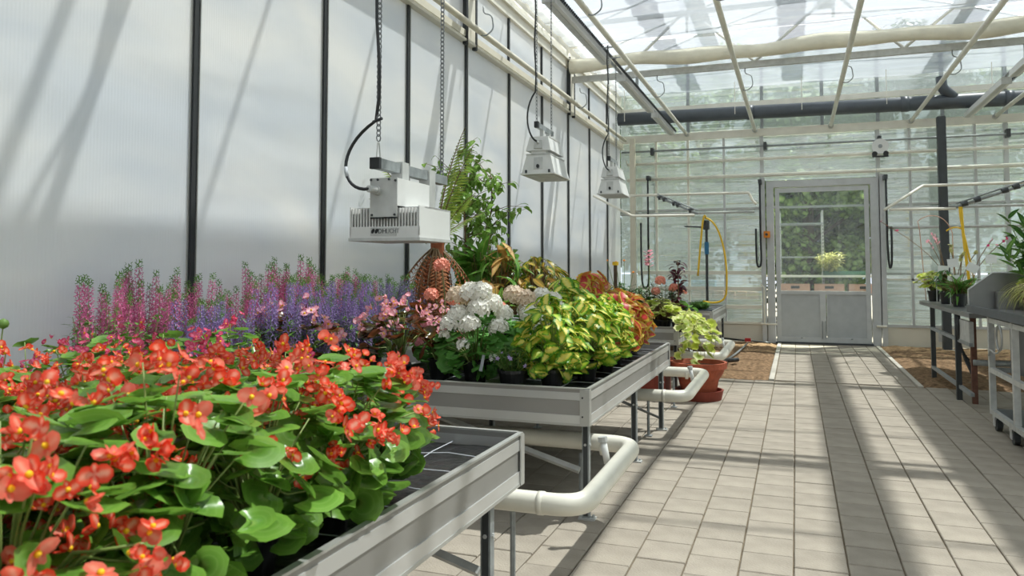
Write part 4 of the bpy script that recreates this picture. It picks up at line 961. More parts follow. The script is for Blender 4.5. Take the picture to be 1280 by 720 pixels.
# ---- taller plants behind
def shrub(mat, n, h, sp, ll, dens, lw, seed, pot=(0.08, 0.14), stem='stem_brown'):
    fo, tips = leafy_stems(n, h, sp, mat, ll, dens, lw, seed, stem, 0.005); return [pot_parts(*pot), ('foliage', fo, Matrix.Identity(4), [])]
R.seed(4)
def leafy_parts(mesh_list, n, r, rz, cz, ls, seed, pot=(0.09, 0.15), droop=0.6, up=0.4, zmin=-0.4, stem='stem_brown'):
    R.seed(seed); lv, st = dome_leaves(mesh_list, n, r, rz, cz, ls, zmin, up, droop, 0.5); return [pot_parts(*pot)] + lv + [stems_mesh(st, stem)]
ME['croton'] = [leaf(1.0, lance(0.17), 7, 2, 0.2, d).mesh('leaf', 'croton_leaf', True) for d in (0.3, 0.8)]
ME['broad'] = [leaf(1.0, ovate(0.30), 8, 4, 0.2, d).mesh('leaf', 'broad_leaf', True) for d in (0.4, 0.9)]
ME['ficus'] = [leaf(1.0, ovate(0.28), 5, 2, 0.2, d).mesh('leaf', 'ficus_leaf', True) for d in (0.4, 0.8)]
ME['dark'] = [leaf(1.0, lance(0.16), 5, 2, 0.2, d).mesh('leaf', 'dark_leaf', True) for d in (0.3, 0.8)]
ME['bush'] = [leaf(1.0, lance(0.10), 5, 2, 0.2, d).mesh('leaf', 'mid_leaf', True) for d in (0.2, 0.6)]
ME['tan'] = [leaf(1.0, lance(0.11), 7, 2, 0.2, d).mesh('leaf', 'tan_leaf', True) for d in (0.3, 0.9)]
ME['nest'] = [leaf(1.0, lance(0.085), 9, 2, 0.3, d).mesh('leaf', 'broad_leaf', True) for d in (0.3, 0.7, 1.1)]
ME['strapg'] = [leaf(1.0, strap(0.05), 9, 2, 0.3, d).mesh('leaf', 'broad_leaf', True) for d in (0.3, 0.8)]
plant(leafy_parts(ME['croton'], 170, 0.34, 0.30, 0.50, 0.14, 81), 'croton', 'yellow-green croton behind the white geraniums', 'croton', (-2.0, 6.0, TZ))
plant(leafy_parts(ME['croton'], 170, 0.32, 0.28, 0.50, 0.13, 82), 'croton', 'yellow-green croton left of the red coleus tops', 'croton', (-2.12, 6.5, TZ))
plant(leafy_parts(ME['dark'], 120, 0.26, 0.24, 0.44, 0.10, 83), 'green_shrub', 'small deep green shrub behind the crotons', 'shrub', (-2.65, 7.2, 0.64))
plant(leafy_parts(ME['nest'] + ME['broad'][:1], 56, 0.20, 0.28, 0.60, 0.46, 84, (0.10, 0.18), 0.7, 0.4, -0.1), 'banana_plant', 'broad-leaved green plant just right of the nearest lamp', 'plant', (-2.50, 6.0, 0.64))
plant(leafy_parts(ME['nest'] + ME['tan'], 60, 0.28, 0.32, 0.56, 0.28, 85, (0.09, 0.16), 0.9), 'broad_leaved_plant', 'green plant with yellowing drooping leaves behind the cream geranium', 'plant', (-2.22, 5.80, TZ))
plant(leafy_parts(ME['strapg'] + ME['tan'], 34, 0.12, 0.12, 0.40, 0.42, 86, (0.08, 0.16), 0.5, 0.4, 0.0), 'spider_plant', 'arching narrow-leaved plant with pale leaves below the lamp', 'plant', (-2.15, 5.45, TZ))
plant(leafy_parts(ME['broad'], 30, 0.22, 0.36, 0.56, 0.32, 87, (0.09, 0.16), 1.0), 'hanging_leaf_plant', 'plant with large hanging leaves right of the tall ficus', 'plant', (-2.55, 6.75, 0.64))
# ficus tree: stems with many small leaves
def ficus():
    R.seed(88); parts = [pot_parts(0.11, 0.2)]; m = MB(); trunks = []
    for k in range(3):
        a = k * 2.1; pts = [Vector((0.05 * math.cos(a), 0.05 * math.sin(a), 0.15)), Vector((0.07 * math.cos(a), 0.07 * math.sin(a), 0.8)), Vector((0.16 * math.cos(a + .4), 0.16 * math.sin(a + .4), 1.25)), Vector((0.18 * math.cos(a), 0.18 * math.sin(a), 1.55 + 0.12 * k))]
        m.tube(pts, [0.014, 0.011, 0.007, 0.003], 6); trunks.append(pts)
    lv = []
    for i in range(120):
        pts = R.choice(trunks); t = R.uniform(0.18, 1.0) * 2.999; j = int(t); p = pts[j].lerp(pts[j + 1], t - j)
        if p.z < 0.55: continue
        d = rnd_dir(-0.1, 0.8); L = R.uniform(0.14, 0.52) * (1.25 - 0.5 * p.z / 1.6); e = p + d * L + Vector((0, 0, -0.08 * L)); m.tube([p, p.lerp(e, .5) + Vector((0, 0, .03)), e], [0.004, 0.003, 0.0015], 3)
        for k in range(7):
            q = p.lerp(e, 0.2 + 0.13 * k); f = Vector((R.uniform(-1, 1), R.uniform(-1, 1), R.uniform(-1.1, 0.2)))
            lv.append(('leaf', R.choice(ME['ficus']), frame(q, f, Vector((0, 0, 1)) + rnd_dir() * .5, R.uniform(0.06, 0.10)), []))
    parts.append(('branch', m.mesh('branch', 'stem_brown', True), Matrix.Identity(4), []))
    R.shuffle(lv); rest_ = MB(); base = leaf(1.0, ovate(0.28), 4, 2, 0.2, 0.6)
    for l_ in lv[298:]: rest_.join(base, l_[2])
    parts.append(('foliage', rest_.mesh('foliage', 'ficus_leaf'), Matrix.Identity(4), [])); return parts + lv[:298]
plant(ficus(), 'ficus_tree', 'tall thin-stemmed ficus with small green leaves between the lamps', 'tree', (-2.66, 6.25, 0.62))
# tree fern: trunk with hanging dry fronds and long green fronds
def frond_mesh(L, mat, n, droop, pl, seed, curl=False):
    R.seed(seed); m = MB(); pts = []; a = 0.0; p = Vector((0, 0, 0))
    for i in range(n + 1):
        pts.append(p.copy()); p = p + Vector((0, math.cos(a), math.sin(a))) * L / n; a -= droop / n * (1 + (1.5 * i / n if curl else 0))
    m.tube(pts, [0.008 * (1 - 0.7 * i / n) for i in range(n + 1)], 4)
    for k in range(len(m.f)): m.uv[k] = [(0.5, .2)] * len(m.f[k])
    m.m = [1] * len(m.f); lf = leaf(1.0, lance(0.11), 2, 2, 0.1, 0.5)
    for i in range(3, n + 1):
        t = i / n; ll = pl * math.sin(PI * (0.12 + 0.84 * t)) ; 
        for s in (-1, 1):
            m.join(lf, frame(pts[i], Vector((s, 0.35, -0.25)), Vector((0, 0.2, 1)), ll * R.uniform(.8, 1.1)), 0)
    return m.mesh('frond', [mat, 'stem_brown'])
fg = [frond_mesh(0.85, 'fern_leaf', 34, d, 0.13, i) for i, d in enumerate((0.35, 0.5, 1.4))]
fd = [frond_mesh(0.75, 'dead_frond', 22, 0.9, 0.08, 9 + i) for i in range(2)]
parts = [pot_parts(0.14, 0.22)]
m = MB(); m.tube([(0, 0, 0.15), (0.02, 0, 0.5), (0, 0.02, 0.95)], [0.06, 0.05, 0.055], 10); parts.append(('trunk', m.mesh('trunk', 'dead_frond', False), Matrix.Identity(4), []))
R.seed(90)
for (x, y, z), dr in (((0.06, 0.08, 0.98), 0), ((0.25, -0.06, 0.80), 0), ((0.36, -0.16, 0.44), 1), ((-0.45, -0.05, 0.76), 0), ((0.22, 0.38, 0.32), 1), ((-0.34, -0.36, 0.41), 1), ((-0.1, 0.5, 0.5), 1)):
    dv = Vector((x, y, z)); parts.append(('frond', fg[dr], frame(Vector((0, 0, 0.93)), dv + Vector((0, 0, 0.10)), Vector((-x, -y, .5)), dv.length / 0.84), []))
for k in range(40):
    a = k * 2.4; dv = Vector((math.cos(a), math.sin(a), R.uniform(-3.2, -0.7))); parts.append(('dry_frond', fd[k % 2], frame(Vector((0.03 * math.cos(a), 0.03 * math.sin(a), 0.90)), dv, Vector((math.cos(a), math.sin(a), 1)), R.uniform(.7, 1.05)), []))
plant(parts, 'tree_fern', 'tree fern with drooping dry brown fronds behind the nearest lamp', 'fern', (-2.68, 5.55, 0.62))

# ---- bench 3 plants
def flowerstem(parts, x, y, z0, z1, mesh, s=1.0, n=1):
    m = MB(); m.tube([(x * .5, y * .5, z0), (x, y, z1)], [0.004, 0.003], 4); parts.append(('stem', m.mesh('stem', 'stem'), Matrix.Identity(4), [])); parts.append(('flower', mesh, Matrix.Translation((x, y, z1)) @ Matrix.Scale(s, 4), []))
daisy = MB()
for k in range(12): daisy.join(leaf(0.028, lance(0.2), 2, 2, 0.1, 0.3), Matrix.Rotation(k * PI / 6, 4, 'Z'))
daisy.join(ball(0.010, 7)); ME['daisy'] = daisy.mesh('flower', 'orange', False)
p = shrub('dark_leaf', 16, 0.55, 0.20, 0.08, 90, 0.14, 91)
flowerstem(p, *P(-.10, .02, 0)[:2], 0.4, 0.78, ME['daisy'], 1.2); flowerstem(p, *P(.10, .05, 0)[:2], 0.4, 0.66, ME['daisy'], 1.3); flowerstem(p, *P(.0, .0, 0)[:2], 0.4, 0.80, ME['daisy'], 1.2); flowerstem(p, *P(-.2, .0, 0)[:2], 0.4, 0.80, ME['daisy'], 1.0)
plant(p, 'orange_daisy', 'green plant with small orange-yellow daisies behind the red coleus', 'flower', (-1.92, 9.1, TZ))
p = shrub('dark_leaf', 14, 0.48, 0.20, 0.08, 100, 0.12, 92)
sn = petal_flower(5, 0.03, 0.5, 0.4).mesh('flower', 'pale_pink', False)
m = MB(); m.tube([(0, 0, 0.3), (0.01, 0.01, 0.98)], [0.006, 0.003], 5); p.append(('stem', m.mesh('stem', 'stem'), Matrix.Identity(4), []))
for k in range(12):
    a = k * 2.2; p.append(('flower', sn, frame(Vector((0.035 * math.cos(a), 0.035 * math.sin(a), 0.74 + 0.016 * k)), Vector((math.cos(a), math.sin(a), .5)), Vector((math.cos(a), math.sin(a), -.3)), 1.1), []))
plant(p, 'snapdragon', 'tall pale pink snapdragon spike on the third bench', 'flower', (-1.62, 9.05, TZ))
p = geranium(20, 0.14, 0.12, 0.2, [('salmon', *P(-.06, .04, .58), 1.4), ('salmon', *P(.10, .04, .50), 1.3), ('salmon', *P(-.12, .08, .46), 1.2), ('salmon', *P(.20, .02, .46), 1.1)], 93) + [q for q in shrub('dark_leaf', 16, 0.5, 0.2, 0.07, 100, 0.13, 94) if q[0] != 'pot']
plant(p, 'salmon_geranium', 'geranium with salmon heads beside the dark maroon plant', 'geranium', (-1.45, 9.15, TZ))
ME['maroon'] = [leaf(1.0, ovate(0.2), 5, 2, 0.2, d).mesh('leaf', 'maroon_leaf', True) for d in (0.3, 0.8)]
R.seed(95); p = [pot_parts(0.07, 0.12)]; m = MB(); m.tube([(0, 0, 0.1), (0.01, 0, 0.5), (0, 0.01, 0.8)], [0.01, 0.008, 0.004], 6); p.append(('stem', m.mesh('stem', 'stem_brown'), Matrix.Identity(4), []))
for k in range(70):
    z = R.uniform(0.12, 0.80); d = rnd_dir(-0.3, 0.9); p.append(('leaf', R.choice(ME['maroon']), frame(Vector((0, 0, z)) + d * 0.03, d, Vector((0, 0, 1)) + rnd_dir() * .4, R.uniform(0.08, 0.14) * (0.7 + z * .5)), []))
plant(p, 'maroon_plant', 'upright dark maroon-leaved plant on the third bench', 'plant', (-1.28, 9.0, TZ))
ME['variegated'] = ME['ivy']
plant(leafy_parts(ME['ivy'], 120, 0.24, 0.16, 0.20, 0.045, 96, (0.08, 0.12), 0.5), 'trailing_ivy', 'cream-edged round-leaved plant at the third bench corner', 'plant', (-1.45, 8.85, TZ))
def trail(label, loc, seed, n, length, px, lsz=0.05):
    R.seed(seed); parts = [pot_parts(0.07, 0.11)]; st = MB()
    for k in range(n):
        a = R.uniform(-1.4, 0.9); o = Vector((math.cos(a), math.sin(a), 0)); L = length * R.uniform(0.5, 1.0)
        pts = bez((0, 0, 0.1), o * 0.12 + Vector((0, 0, 0.24)), o * (0.16 + px) + Vector((0, 0, 0.12)), o * (0.2 + px * L) + Vector((0, 0, -L * 0.62 + .08)), 12); st.tube(pts, 0.0025, 4)
        for i in range(2, 13):
            d = rnd_dir(-0.5, 0.6); parts.append(('leaf', R.choice(ME['ivy']), frame(pts[i], d, o * 0.9 + Vector((0, 0, .6)) + rnd_dir() * .3, R.uniform(0.6, 1.0) * lsz), []))
    parts.append(('stem', st.mesh('stem', 'stem'), Matrix.Identity(4), [])); return plant(parts, 'trailing_ivy', label, 'plant', loc)
trail('cream-edged plant trailing off the third bench toward the terracotta pot', (-1.24, 8.72, TZ), 97, 6, 0.66, 0.46, 0.066)
trail('cream-edged plant spilling beside the maroon plant, farther along bench', (-1.30, 9.4, TZ), 98, 7, 0.25, 0.15)
plant(leafy_parts(ME['dark'], 60, 0.16, 0.14, 0.2, 0.09, 99), 'green_shrub', 'low deep green shrub at the back of the third bench', 'shrub', (-2.0, 9.6, TZ))
p = [pot_parts(0.10, 0.16)] + [('leaf', ME['broad'][k % 2], frame(Vector((0, 0, 0.16)), rnd_dir(0.3, 1), Vector((0, 0, 1)), 0.26), []) for k in range(8)]
plant(p, 'young_banana', 'small plant with one upright green leaf in grey pot, third bench end', 'plant', (-1.38, 10.3, TZ))
for i, (x, y, lab) in enumerate([(-1.42, 12.45, 'grey tray of seedlings on the farthest bench, front'), (-1.5, 12.9, 'grey tray of seedlings on the farthest bench, behind')]):
    fo, tips = leafy_stems(40, 0.16, 0.16, 'mid_leaf', 0.05, 200, 0.2, 110 + i, z0=0.06)
    mm = MB(); mm.box(-.2, .2, -.15, .15, 0, 0.07)
    plant([('tray', mm.mesh('tray', 'bench_dark'), Matrix.Identity(4), []), ('foliage', fo, Matrix.Identity(4), [])], 'seedling_tray', lab, 'tray', (x, y, TZ))
    
# ---- terracotta pot and trough on the floor
t = thing('terracotta_pot', 'large round terracotta pot with saucer on the floor', 'pot', (-0.98, 8.35, 0))
m = MB(); m.lathe([(0.001, 0.05), (0.17, 0.05), (0.185, 0.10), (0.20, 0.16), (0.205, 0.20), (0.25, 0.27), (0.268, 0.32), (0.29, 0.325), (0.292, 0.385), (0.265, 0.385), (0.25, 0.34), (0.001, 0.33)], 36); m.build('pot', 'terracotta', t, False)
m = MB(); m.lathe([(0.14, 0.0), (0.23, 0.0), (0.255, 0.10), (0.235, 0.10), (0.21, 0.03), (0.001, 0.03)], 36); m.build('saucer', 'terracotta_dark', t, False)
m = MB(); m.lathe([(0.001, 0.345), (0.24, 0.342)], 24); m.build('soil', 'potsoil', t)
t = thing('planter_trough', 'red-brown rectangular planter on the floor under the third bench', 'planter', (-1.72, 8.35, 0))
m = MB(); m.box(-0.42, 0.42, -0.2, 0.2, 0.0, 0.40); m.box(-0.45, 0.45, -0.23, 0.23, 0.34, 0.40); 
for k in range(9): m.box(-0.40 + 0.095 * k, -0.36 + 0.095 * k, -0.208, -0.2, 0.02, 0.33)
m.build('trough', 'terracotta_dark', t)

# ================================================================== HANGING LAMPS
def chain_mesh(p, q, link=0.03, r=0.0028):
    p, q = Vector(p), Vector(q); n = max(2, int((q - p).length / (link * 0.72))); m = MB()
    for i in range(n):
        c = p.lerp(q, (i + .5) / n); a = i % 2
        pts = []
        for k in range(9):
            t = 2 * PI * k / 8; u = 0.008 * math.cos(t); v = link / 2 * math.sin(t); pts.append(c + Vector((u if a else u * .7071, 0 if a else u * .7071, v)))
        m.tube(pts, r, 4, caps=False)
    return m
def txt(body, size, mat, parent, mw, ext=0.0006, name='lettering', bold=0.0):
    cu = bpy.data.curves.new('t', 'FONT'); cu.body = body; cu.size = size; cu.extrude = ext; cu.resolution_u = 3; cu.align_x = 'LEFT'; cu.offset = bold
    ob = bpy.data.objects.new('t', cu); COL.objects.link(ob); bpy.context.view_layer.update()
    me = bpy.data.meshes.new_from_object(ob.evaluated_get(bpy.context.evaluated_depsgraph_get())); bpy.data.objects.remove(ob)
    me.materials.clear(); me.materials.append(M[mat]); return put(name, me, parent, mat=mw)
# nearest lamp: finned LED fixture, front (-Y local) shows fins
def led_lamp():
    t = thing('hanging_lamp', 'grey finned grow lamp nearest the camera, on two chains', 'lamp', (-2.07, 3.84, 1.52), math.radians(1), None, 1.35)
    W2, D2 = 0.155, 0.15   # half width (x), half length (y)
    # lower housing: side walls with open fins on the front
    m = MB(); m.box(-W2, W2, -D2, D2, 0.0, 0.008); m.box(-W2, W2, -D2, -D2 + 0.006, 0.008, 0.045)
    m.box(W2 - 0.005, W2, -D2, D2, 0.008, 0.125); m.box(-W2, -W2 + 0.005, -D2, D2, 0.008, 0.125); m.box(-W2, W2, D2 - 0.006, D2, 0.008, 0.125); m.box(-W2, W2, -D2 + 0.05, D2, 0.118, 0.125)
    m.build('housing', 'white_paint', t)
    MB().box(-W2 + 0.006, W2 - 0.006, -D2 + 0.018, -D2 + 0.022, 0.01, 0.117).build('fin_gap_shade', 'rubber', t)  # dark plate stands in for the shade between the cooling fins
    for k in range(23):
        x = -W2 + 0.010 + k * (2 * W2 - 0.02) / 22
        MB().box(x - 0.0026, x + 0.0026, -D2 + 0.001, -D2 + 0.018, 0.045, 0.118).build('cooling_fin', 'white_paint', t)
    b = MB(); b.box(-W2 - 0.004, W2 + 0.004, -D2 - 0.004, D2 + 0.004, -0.012, 0.0); b.build('base_rim', 'galv_light', t)
    bx = MB(); bx.box(-0.055, 0.065, -D2 - 0.012, D2 - 0.02, 0.126, 0.235); bx.build('driver_box', 'white_paint', t)
    MB().box(-0.055, 0.065, -D2 - 0.016, -D2 - 0.0125, 0.082, 0.237).build('driver_plate', 'galv_light', t)
    m = MB()
    for x, z in ((-0.050, 0.230), (-0.02, 0.230), (0.03, 0.23), (0.058, 0.225), (-0.045, 0.09), (0.055, 0.09)): m.tube([(x, -D2 - 0.02, z), (x, -D2 - 0.0165, z)], 0.005, 6)
    m.build('screw', 'steel_dark', t)
    m = MB(); m.box(-0.055, 0.065, -D2 - 0.0135, -D2 - 0.0125, 0.075, 0.0815); m.build('plate_edge', 'rubber', t)
    m = MB(); m.tube([(-0.02, -D2 - 0.016, 0.185), (-0.02, -D2 - 0.035, 0.187)], 0.018, 10); m.tube([(-0.02, -D2 - 0.035, 0.187), (-0.028, -D2 - 0.075, 0.189)], 0.014, 10); m.build('cable_gland', 'galv_light', t)
    lp = MB(); lp.box(-0.06, 0.055, -D2 - 0.002, -D2 - 0.0006, 0.008, 0.040); lp.build('name_plate', 'galv_light', t)
    rot = Matrix.Rotation(PI / 2, 4, 'X')
    for i in range(2):
        m = MB(); cx0 = -0.048 + i * 0.016; vs = []
        for k in range(12):
            a = 2 * PI * k / 12; vs.append((cx0 + 0.0075 * math.cos(a) + 0.003 * math.sin(a), -D2 - 0.0028, 0.027 + 0.010 * math.sin(a)))
        m.add(vs, [tuple(range(12))]); m.build('logo_mark', 'ink', t)
    txt('DH', 0.026, 'ink', t, Matrix.Translation((-0.026, -D2 - 0.0028, 0.018)) @ rot); txt('LICHT', 0.026, 'ink_grey', t, Matrix.Translation((0.010, -D2 - 0.0028, 0.018)) @ rot @ Matrix.Scale(0.8, 4, (1, 0, 0)))
    # bar with two brackets
    YN, YE = -0.22, 0.42
    MB().box(-0.02, 0.02, YN, YE, 0.268, 0.308).build('mounting_bar', 'galv', t)
    MB().box(-0.021, 0.021, YN - 0.012, YN + 0.006, 0.266, 0.310).build('bar_end', 'rubber', t)
    for y in (-0.02, 0.24): MB().box(-0.024, 0.028, y - 0.030, y + 0.030, 0.236 if y < .1 else 0.126, 0.315).build('bar_bracket', 'galv_light', t)
    for y in (YN + 0.02, YE - 0.02):
        chain_mesh((0, y, 0.38 if y < 0 else 0.31), (0, y, 1.84), 0.028, 0.0026).build('chain', 'chain', t, kind='stuff')
    m = MB(); m.tube(fillet([(0, YN + .005, 0.308), (0, YN + .015, 0.373), (0, YN + .025, 0.373), (0, YN + .035, 0.308)], 0.01), 0.003, 5); m.build('shackle', 'galv_light', t)
    c = bez((-0.028, -D2 - 0.07, 0.189), (-0.14, -D2 - 0.10, 0.17), (-0.22, -D2 - 0.02, 0.36), (-0.012, YN + .02, 0.46), 16) + [Vector((0.008 * math.sin(k), YN + .01, 0.46 + k * 0.098)) for k in range(1, 15)]
    m = MB(); m.tube(c, 0.0065, 8); m.build('power_cable', 'cable', t, True)
    m = MB(); m.tube(c[6:9], 0.0078, 8); m.build('cable_sleeve', 'white_cord', t, True)
    MB().tube([(-0.025, YN + .02, 0.455), (0.02, YN + .01, 0.465)], 0.006, 6).build('cable_tie', 'rubber', t)
    return t
led_lamp()
def hps(label, loc, rz, sc):
    t = thing('hanging_lamp', label, 'lamp', loc, rz, None, sc); t.scale = (sc * 0.84, sc * 1.08, sc * 1.12)
    def taper(x0, y0a, y0b, z0, x1, y1a, y1b, z1):
        m = MB(); m.add([(-x0, y0a, z0), (x0, y0a, z0), (x0, y0b, z0), (-x0, y0b, z0), (-x1, y1a, z1), (x1, y1a, z1), (x1, y1b, z1), (-x1, y1b, z1)], [(0, 3, 2, 1), (4, 5, 6, 7), (0, 1, 5, 4), (1, 2, 6, 5), (2, 3, 7, 6), (3, 0, 4, 7)]); return m
    taper(0.185, -0.26, 0.26, 0.0, 0.135, -0.24, 0.22, 0.15).build('reflector', 'white_paint', t)
    MB().box(-0.195, 0.195, -0.27, 0.27, -0.012, 0.0).build('reflector_rim', 'white_paint', t)
    MB().box(-0.17, 0.17, -0.24, 0.24, -0.020, -0.013).build('lamp_glass', 'galv_light', t)
    MB().box(-0.14, 0.14, -0.245, 0.225, 0.15, 0.160).build('lid_seam', 'galv_light', t)
    MB().box(-0.085, 0.085, -0.235, 0.20, 0.160, 0.185).build('neck', 'white_paint', t)
    taper(0.14, -0.25, 0.20, 0.185, 0.105, -0.23, 0.17, 0.30).build('ballast_housing', 'white_paint', t)
    m = MB(); m.box(-0.11, 0.11, -0.2, 0.18, 0.30, 0.308); m.build('lid', 'white_paint', t)
    MB().boxm(Matrix.Translation((0, -0.248, 0.08)) @ Matrix.Rotation(-0.13, 4, 'X'), 0.10, 0.010, 0.10).build('front_recess', 'galv_light', t)
    MB().tube([(0, -0.268, 0.055), (0, -0.25, 0.055)], 0.017, 12).build('socket', 'black', t)
    MB().boxm(Matrix.Translation((0, -0.25, 0.235)) @ Matrix.Rotation(-0.17, 4, 'X'), 0.09, 0.012, 0.07).build('gland_recess', 'galv_light', t)
    MB().tube([(0, -0.25, 0.245), (0, -0.30, 0.255)], 0.013, 8).build('cable_gland', 'galv_light', t)
    for s in (-1, 1): MB().box(s * 0.13 - 0.01, s * 0.13 + 0.01, -0.275, -0.262, 0.0, 0.025).build('latch', 'steel_dark', t)
    MB().box(-0.02, 0.02, -0.27, 0.20, 0.37, 0.41).build('mounting_bar', 'galv', t); MB().box(-0.022, 0.022, -0.31, -0.27, 0.365, 0.415).build('bar_end', 'rubber', t)
    for y in (-0.12, 0.08): MB().box(-0.022, 0.022, y - 0.02, y + 0.02, 0.308, 0.37).build('bar_bracket', 'galv_light', t)
    top = (4.0 - loc[2]) / sc / 1.12
    for y in (-0.29, 0.18): chain_mesh((0, y, 0.41), (0, y, top), 0.04, 0.003).build('chain', 'chain', t, kind='stuff')
    for y in (-0.29, 0.18): MB().boxm(Matrix.Translation((0, y, top - 0.02)), 0.16, 0.012, 0.012).build('ceiling_hook', 'galv', t)
    c = bez((0, -0.30, 0.255), (-0.05, -0.40, 0.26), (-0.16, -0.33, 0.50), (-0.01, -0.30, 0.66), 12) + [Vector((-0.012 + 0.008 * math.sin(k * 1.3), -0.30, 0.66 + (top - 0.66) * k / 10)) for k in range(1, 11)]
    m = MB(); m.tube(c, 0.009, 7); m.build('power_cable', 'cable', t, True)
hps('white two-tier grow lamp in the middle, left of the white wall pipe', (-2.05, 6.45, 2.17), math.radians(2), 0.93)
hps('white two-tier grow lamp farthest away, above the third bench', (-2.05, 9.15, 2.25), math.radians(2), 0.93)

# ================================================================== IRRIGATION BOOMS
def boom(s, label):
    t = thing('irrigation_boom', label, 'pipe frame')
    if s < 0:
        main = [(-2.35, 11.5, 2.18), (-2.1, 11.0, 2.2)]
        tubes = [([(-3.15, 12.5, 2.58), (-2.50, 12.5, 2.225), (-1.50, 12.5, 2.215)], 0.020), ([(-3.1, 13.5, 2.66), (-0.72, 13.5, 2.64), (-0.66, 13.5, 2.50), (-0.60, 13.5, 2.44)], 0.022)]
        arm = [(-2.25, 13.5, 2.62), (-1.45, 12.5, 2.24)]
    else:
        tubes = [([(1.30, 12.5, 2.23), (2.16, 12.5, 2.22)], 0.020), ([(1.24, 12.5, 2.23), (1.88, 13.5, 2.66), (3.24, 13.5, 2.66), (5.5, 13.5, 2.66)], 0.022)]
        arm = [(2.16, 12.5, 2.24), (3.4, 12.0, 2.66)]
    for pts, r in tubes: MB().tube(fillet(pts, 0.03), r, 8).build('boom_tube', 'white_pipe', t, True)
    a, b = Vector(arm[0]), Vector(arm[1])
    m = MB(); m.tube([a, b], 0.020, 8); m.tube([a + Vector((0, 0, 0.05)), b + Vector((0, 0, 0.05))], 0.012, 8); m.build('swing_arm', 'galv', t, True)
    m = MB()
    for f in (0.08, 0.2, 0.45, 0.55, 0.85):
        c = a.lerp(b, f); m.tube([c + Vector((-0.04, 0, 0)), c + Vector((0.04, 0, 0.02))], 0.038, 8)
    m.build('clamp', 'steel_dark', t)
    return t
boom(-1, 'white tubular irrigation boom with clamped arm left of the door'); boom(1, 'white tubular irrigation boom with clamped arm right of the door')
def cross_rail(z, x0, x1, y, label):
    t = thing('cross_pipe', label, 'pipe'); m = MB(); m.tube([(x0, y, z), (x1, y, z)], 0.024, 8); m.build('pipe', 'galv_light', t, True)
cross_rail(2.42, -3.2, -0.7, 14.9, 'pale pipe across the back wall glazing left of the door'); cross_rail(2.42, 1.6, XR - 0.3, 14.9, 'pale pipe across the back wall glazing right of the door'); cross_rail(2.08, 1.5, XR - 0.3, 14.9, 'lower thin pale pipe right of the door')
# sprayer lance post with yellow hose (left)
t = thing('water_post', 'thin dark standpipe with blue valve at the back left', 'standpipe', (-1.36, 12.9, 0))
MB().tube([(0, 0, 0.72), (0, 0, 2.0)], 0.022, 8).build('pipe', 'steel_dark', t); MB().tube([(0, 0, 1.60), (0, 0, 1.80)], 0.036, 10).build('valve', 'blue', t)
m = MB(); m.tube([(0, 0, 2.0), (0, 0, 2.15)], 0.05, 10); m.tube([(-0.35, 0, 2.06), (0, 0, 2.04)], 0.014, 6); m.build('hose_fitting', 'steel_dark', t)
MB().box(-0.06, 0.06, -0.06, 0.06, 0.66, 0.72).build('base', 'steel_dark', t)
t = thing('garden_hose', 'yellow hose looped over the dark standpipe at left', 'hose'); m = MB()
m.tube(bez((-1.50, 12.85, 1.25), (-1.44, 12.8, 1.8), (-1.40, 12.8, 2.4), (-1.36, 12.85, 2.18), 14) + bez((-1.34, 12.85, 2.18), (-1.12, 12.8, 2.1), (-1.00, 12.8, 1.5), (-1.06, 12.85, 0.95), 16) + bez((-1.07, 12.85, 0.93), (-1.10, 12.85, 0.80), (-1.3, 12.85, 0.80), (-1.42, 12.85, 0.84), 8), 0.016, 8); m.build('hose', 'yellow_hose', t, True)
t = thing('garden_hose', 'yellow hose hanging straight among the orchids at right', 'hose'); m = MB()
m.tube(bez((2.22, 12.47, 2.24), (2.22, 12.45, 1.9), (2.24, 12.44, 1.7), (2.30, 12.42, 0.98), 14), 0.020, 8); m.tube(bez((2.20, 12.47, 2.24), (2.19, 12.45, 2.0), (2.28, 12.44, 1.7), (2.34, 12.42, 1.2), 14), 0.014, 8); m.tube(bez((2.02, 12.45, 1.9), (2.08, 12.45, 1.95), (2.16, 12.45, 1.97), (2.22, 12.45, 1.92), 8), 0.012, 6); m.build('hose', 'yellow_hose', t, True)
# black hanging hoses at the back wall
def bhose(x, z0, z1, label, w=0.08):
    t = thing('black_hose', label, 'hose', (x, 14.85, 0)); m = MB()
    m.tube([(0, 0, z0 + 0.6), (0, 0, (z0 + z1) / 2)] + bez((0, 0, (z0 + z1) / 2), (0.01, 0, z1 + .15), (0.02, 0, z1), (-w / 2, 0, z1), 8) + bez((-w / 2, 0, z1), (-w, 0, z1), (-w, 0, z1 + .2), (-w, 0, z0 - 0.25), 8), 0.018, 8); m.build('hose', 'cable', t, True)
    MB().box(-0.03, 0.03, -0.02, 0.25, z0 + 0.58, z0 + 0.66).build('clip', 'steel_dark', t)
bhose(-0.60, 2.35, 1.40, 'black hose looped down beside the left door jamb'); bhose(1.50, 2.35, 1.38, 'black hose looped down beside the right door jamb', -0.07)
bhose(-2.66, 2.50, 1.0, 'black hose hanging in the left corner, right one', 0.14); 
t = thing('switch_box', 'small orange switch box left of the door', 'switch', (-0.50, 15.03, 2.0)); MB().box(-0.05, 0.06, -0.03, 0.06, -0.06, 0.06).build('case', 'orange', t); MB().tube([(0, -0.05, 0), (0, -0.03, 0)], 0.025, 8).build('knob', 'steel_dark', t)
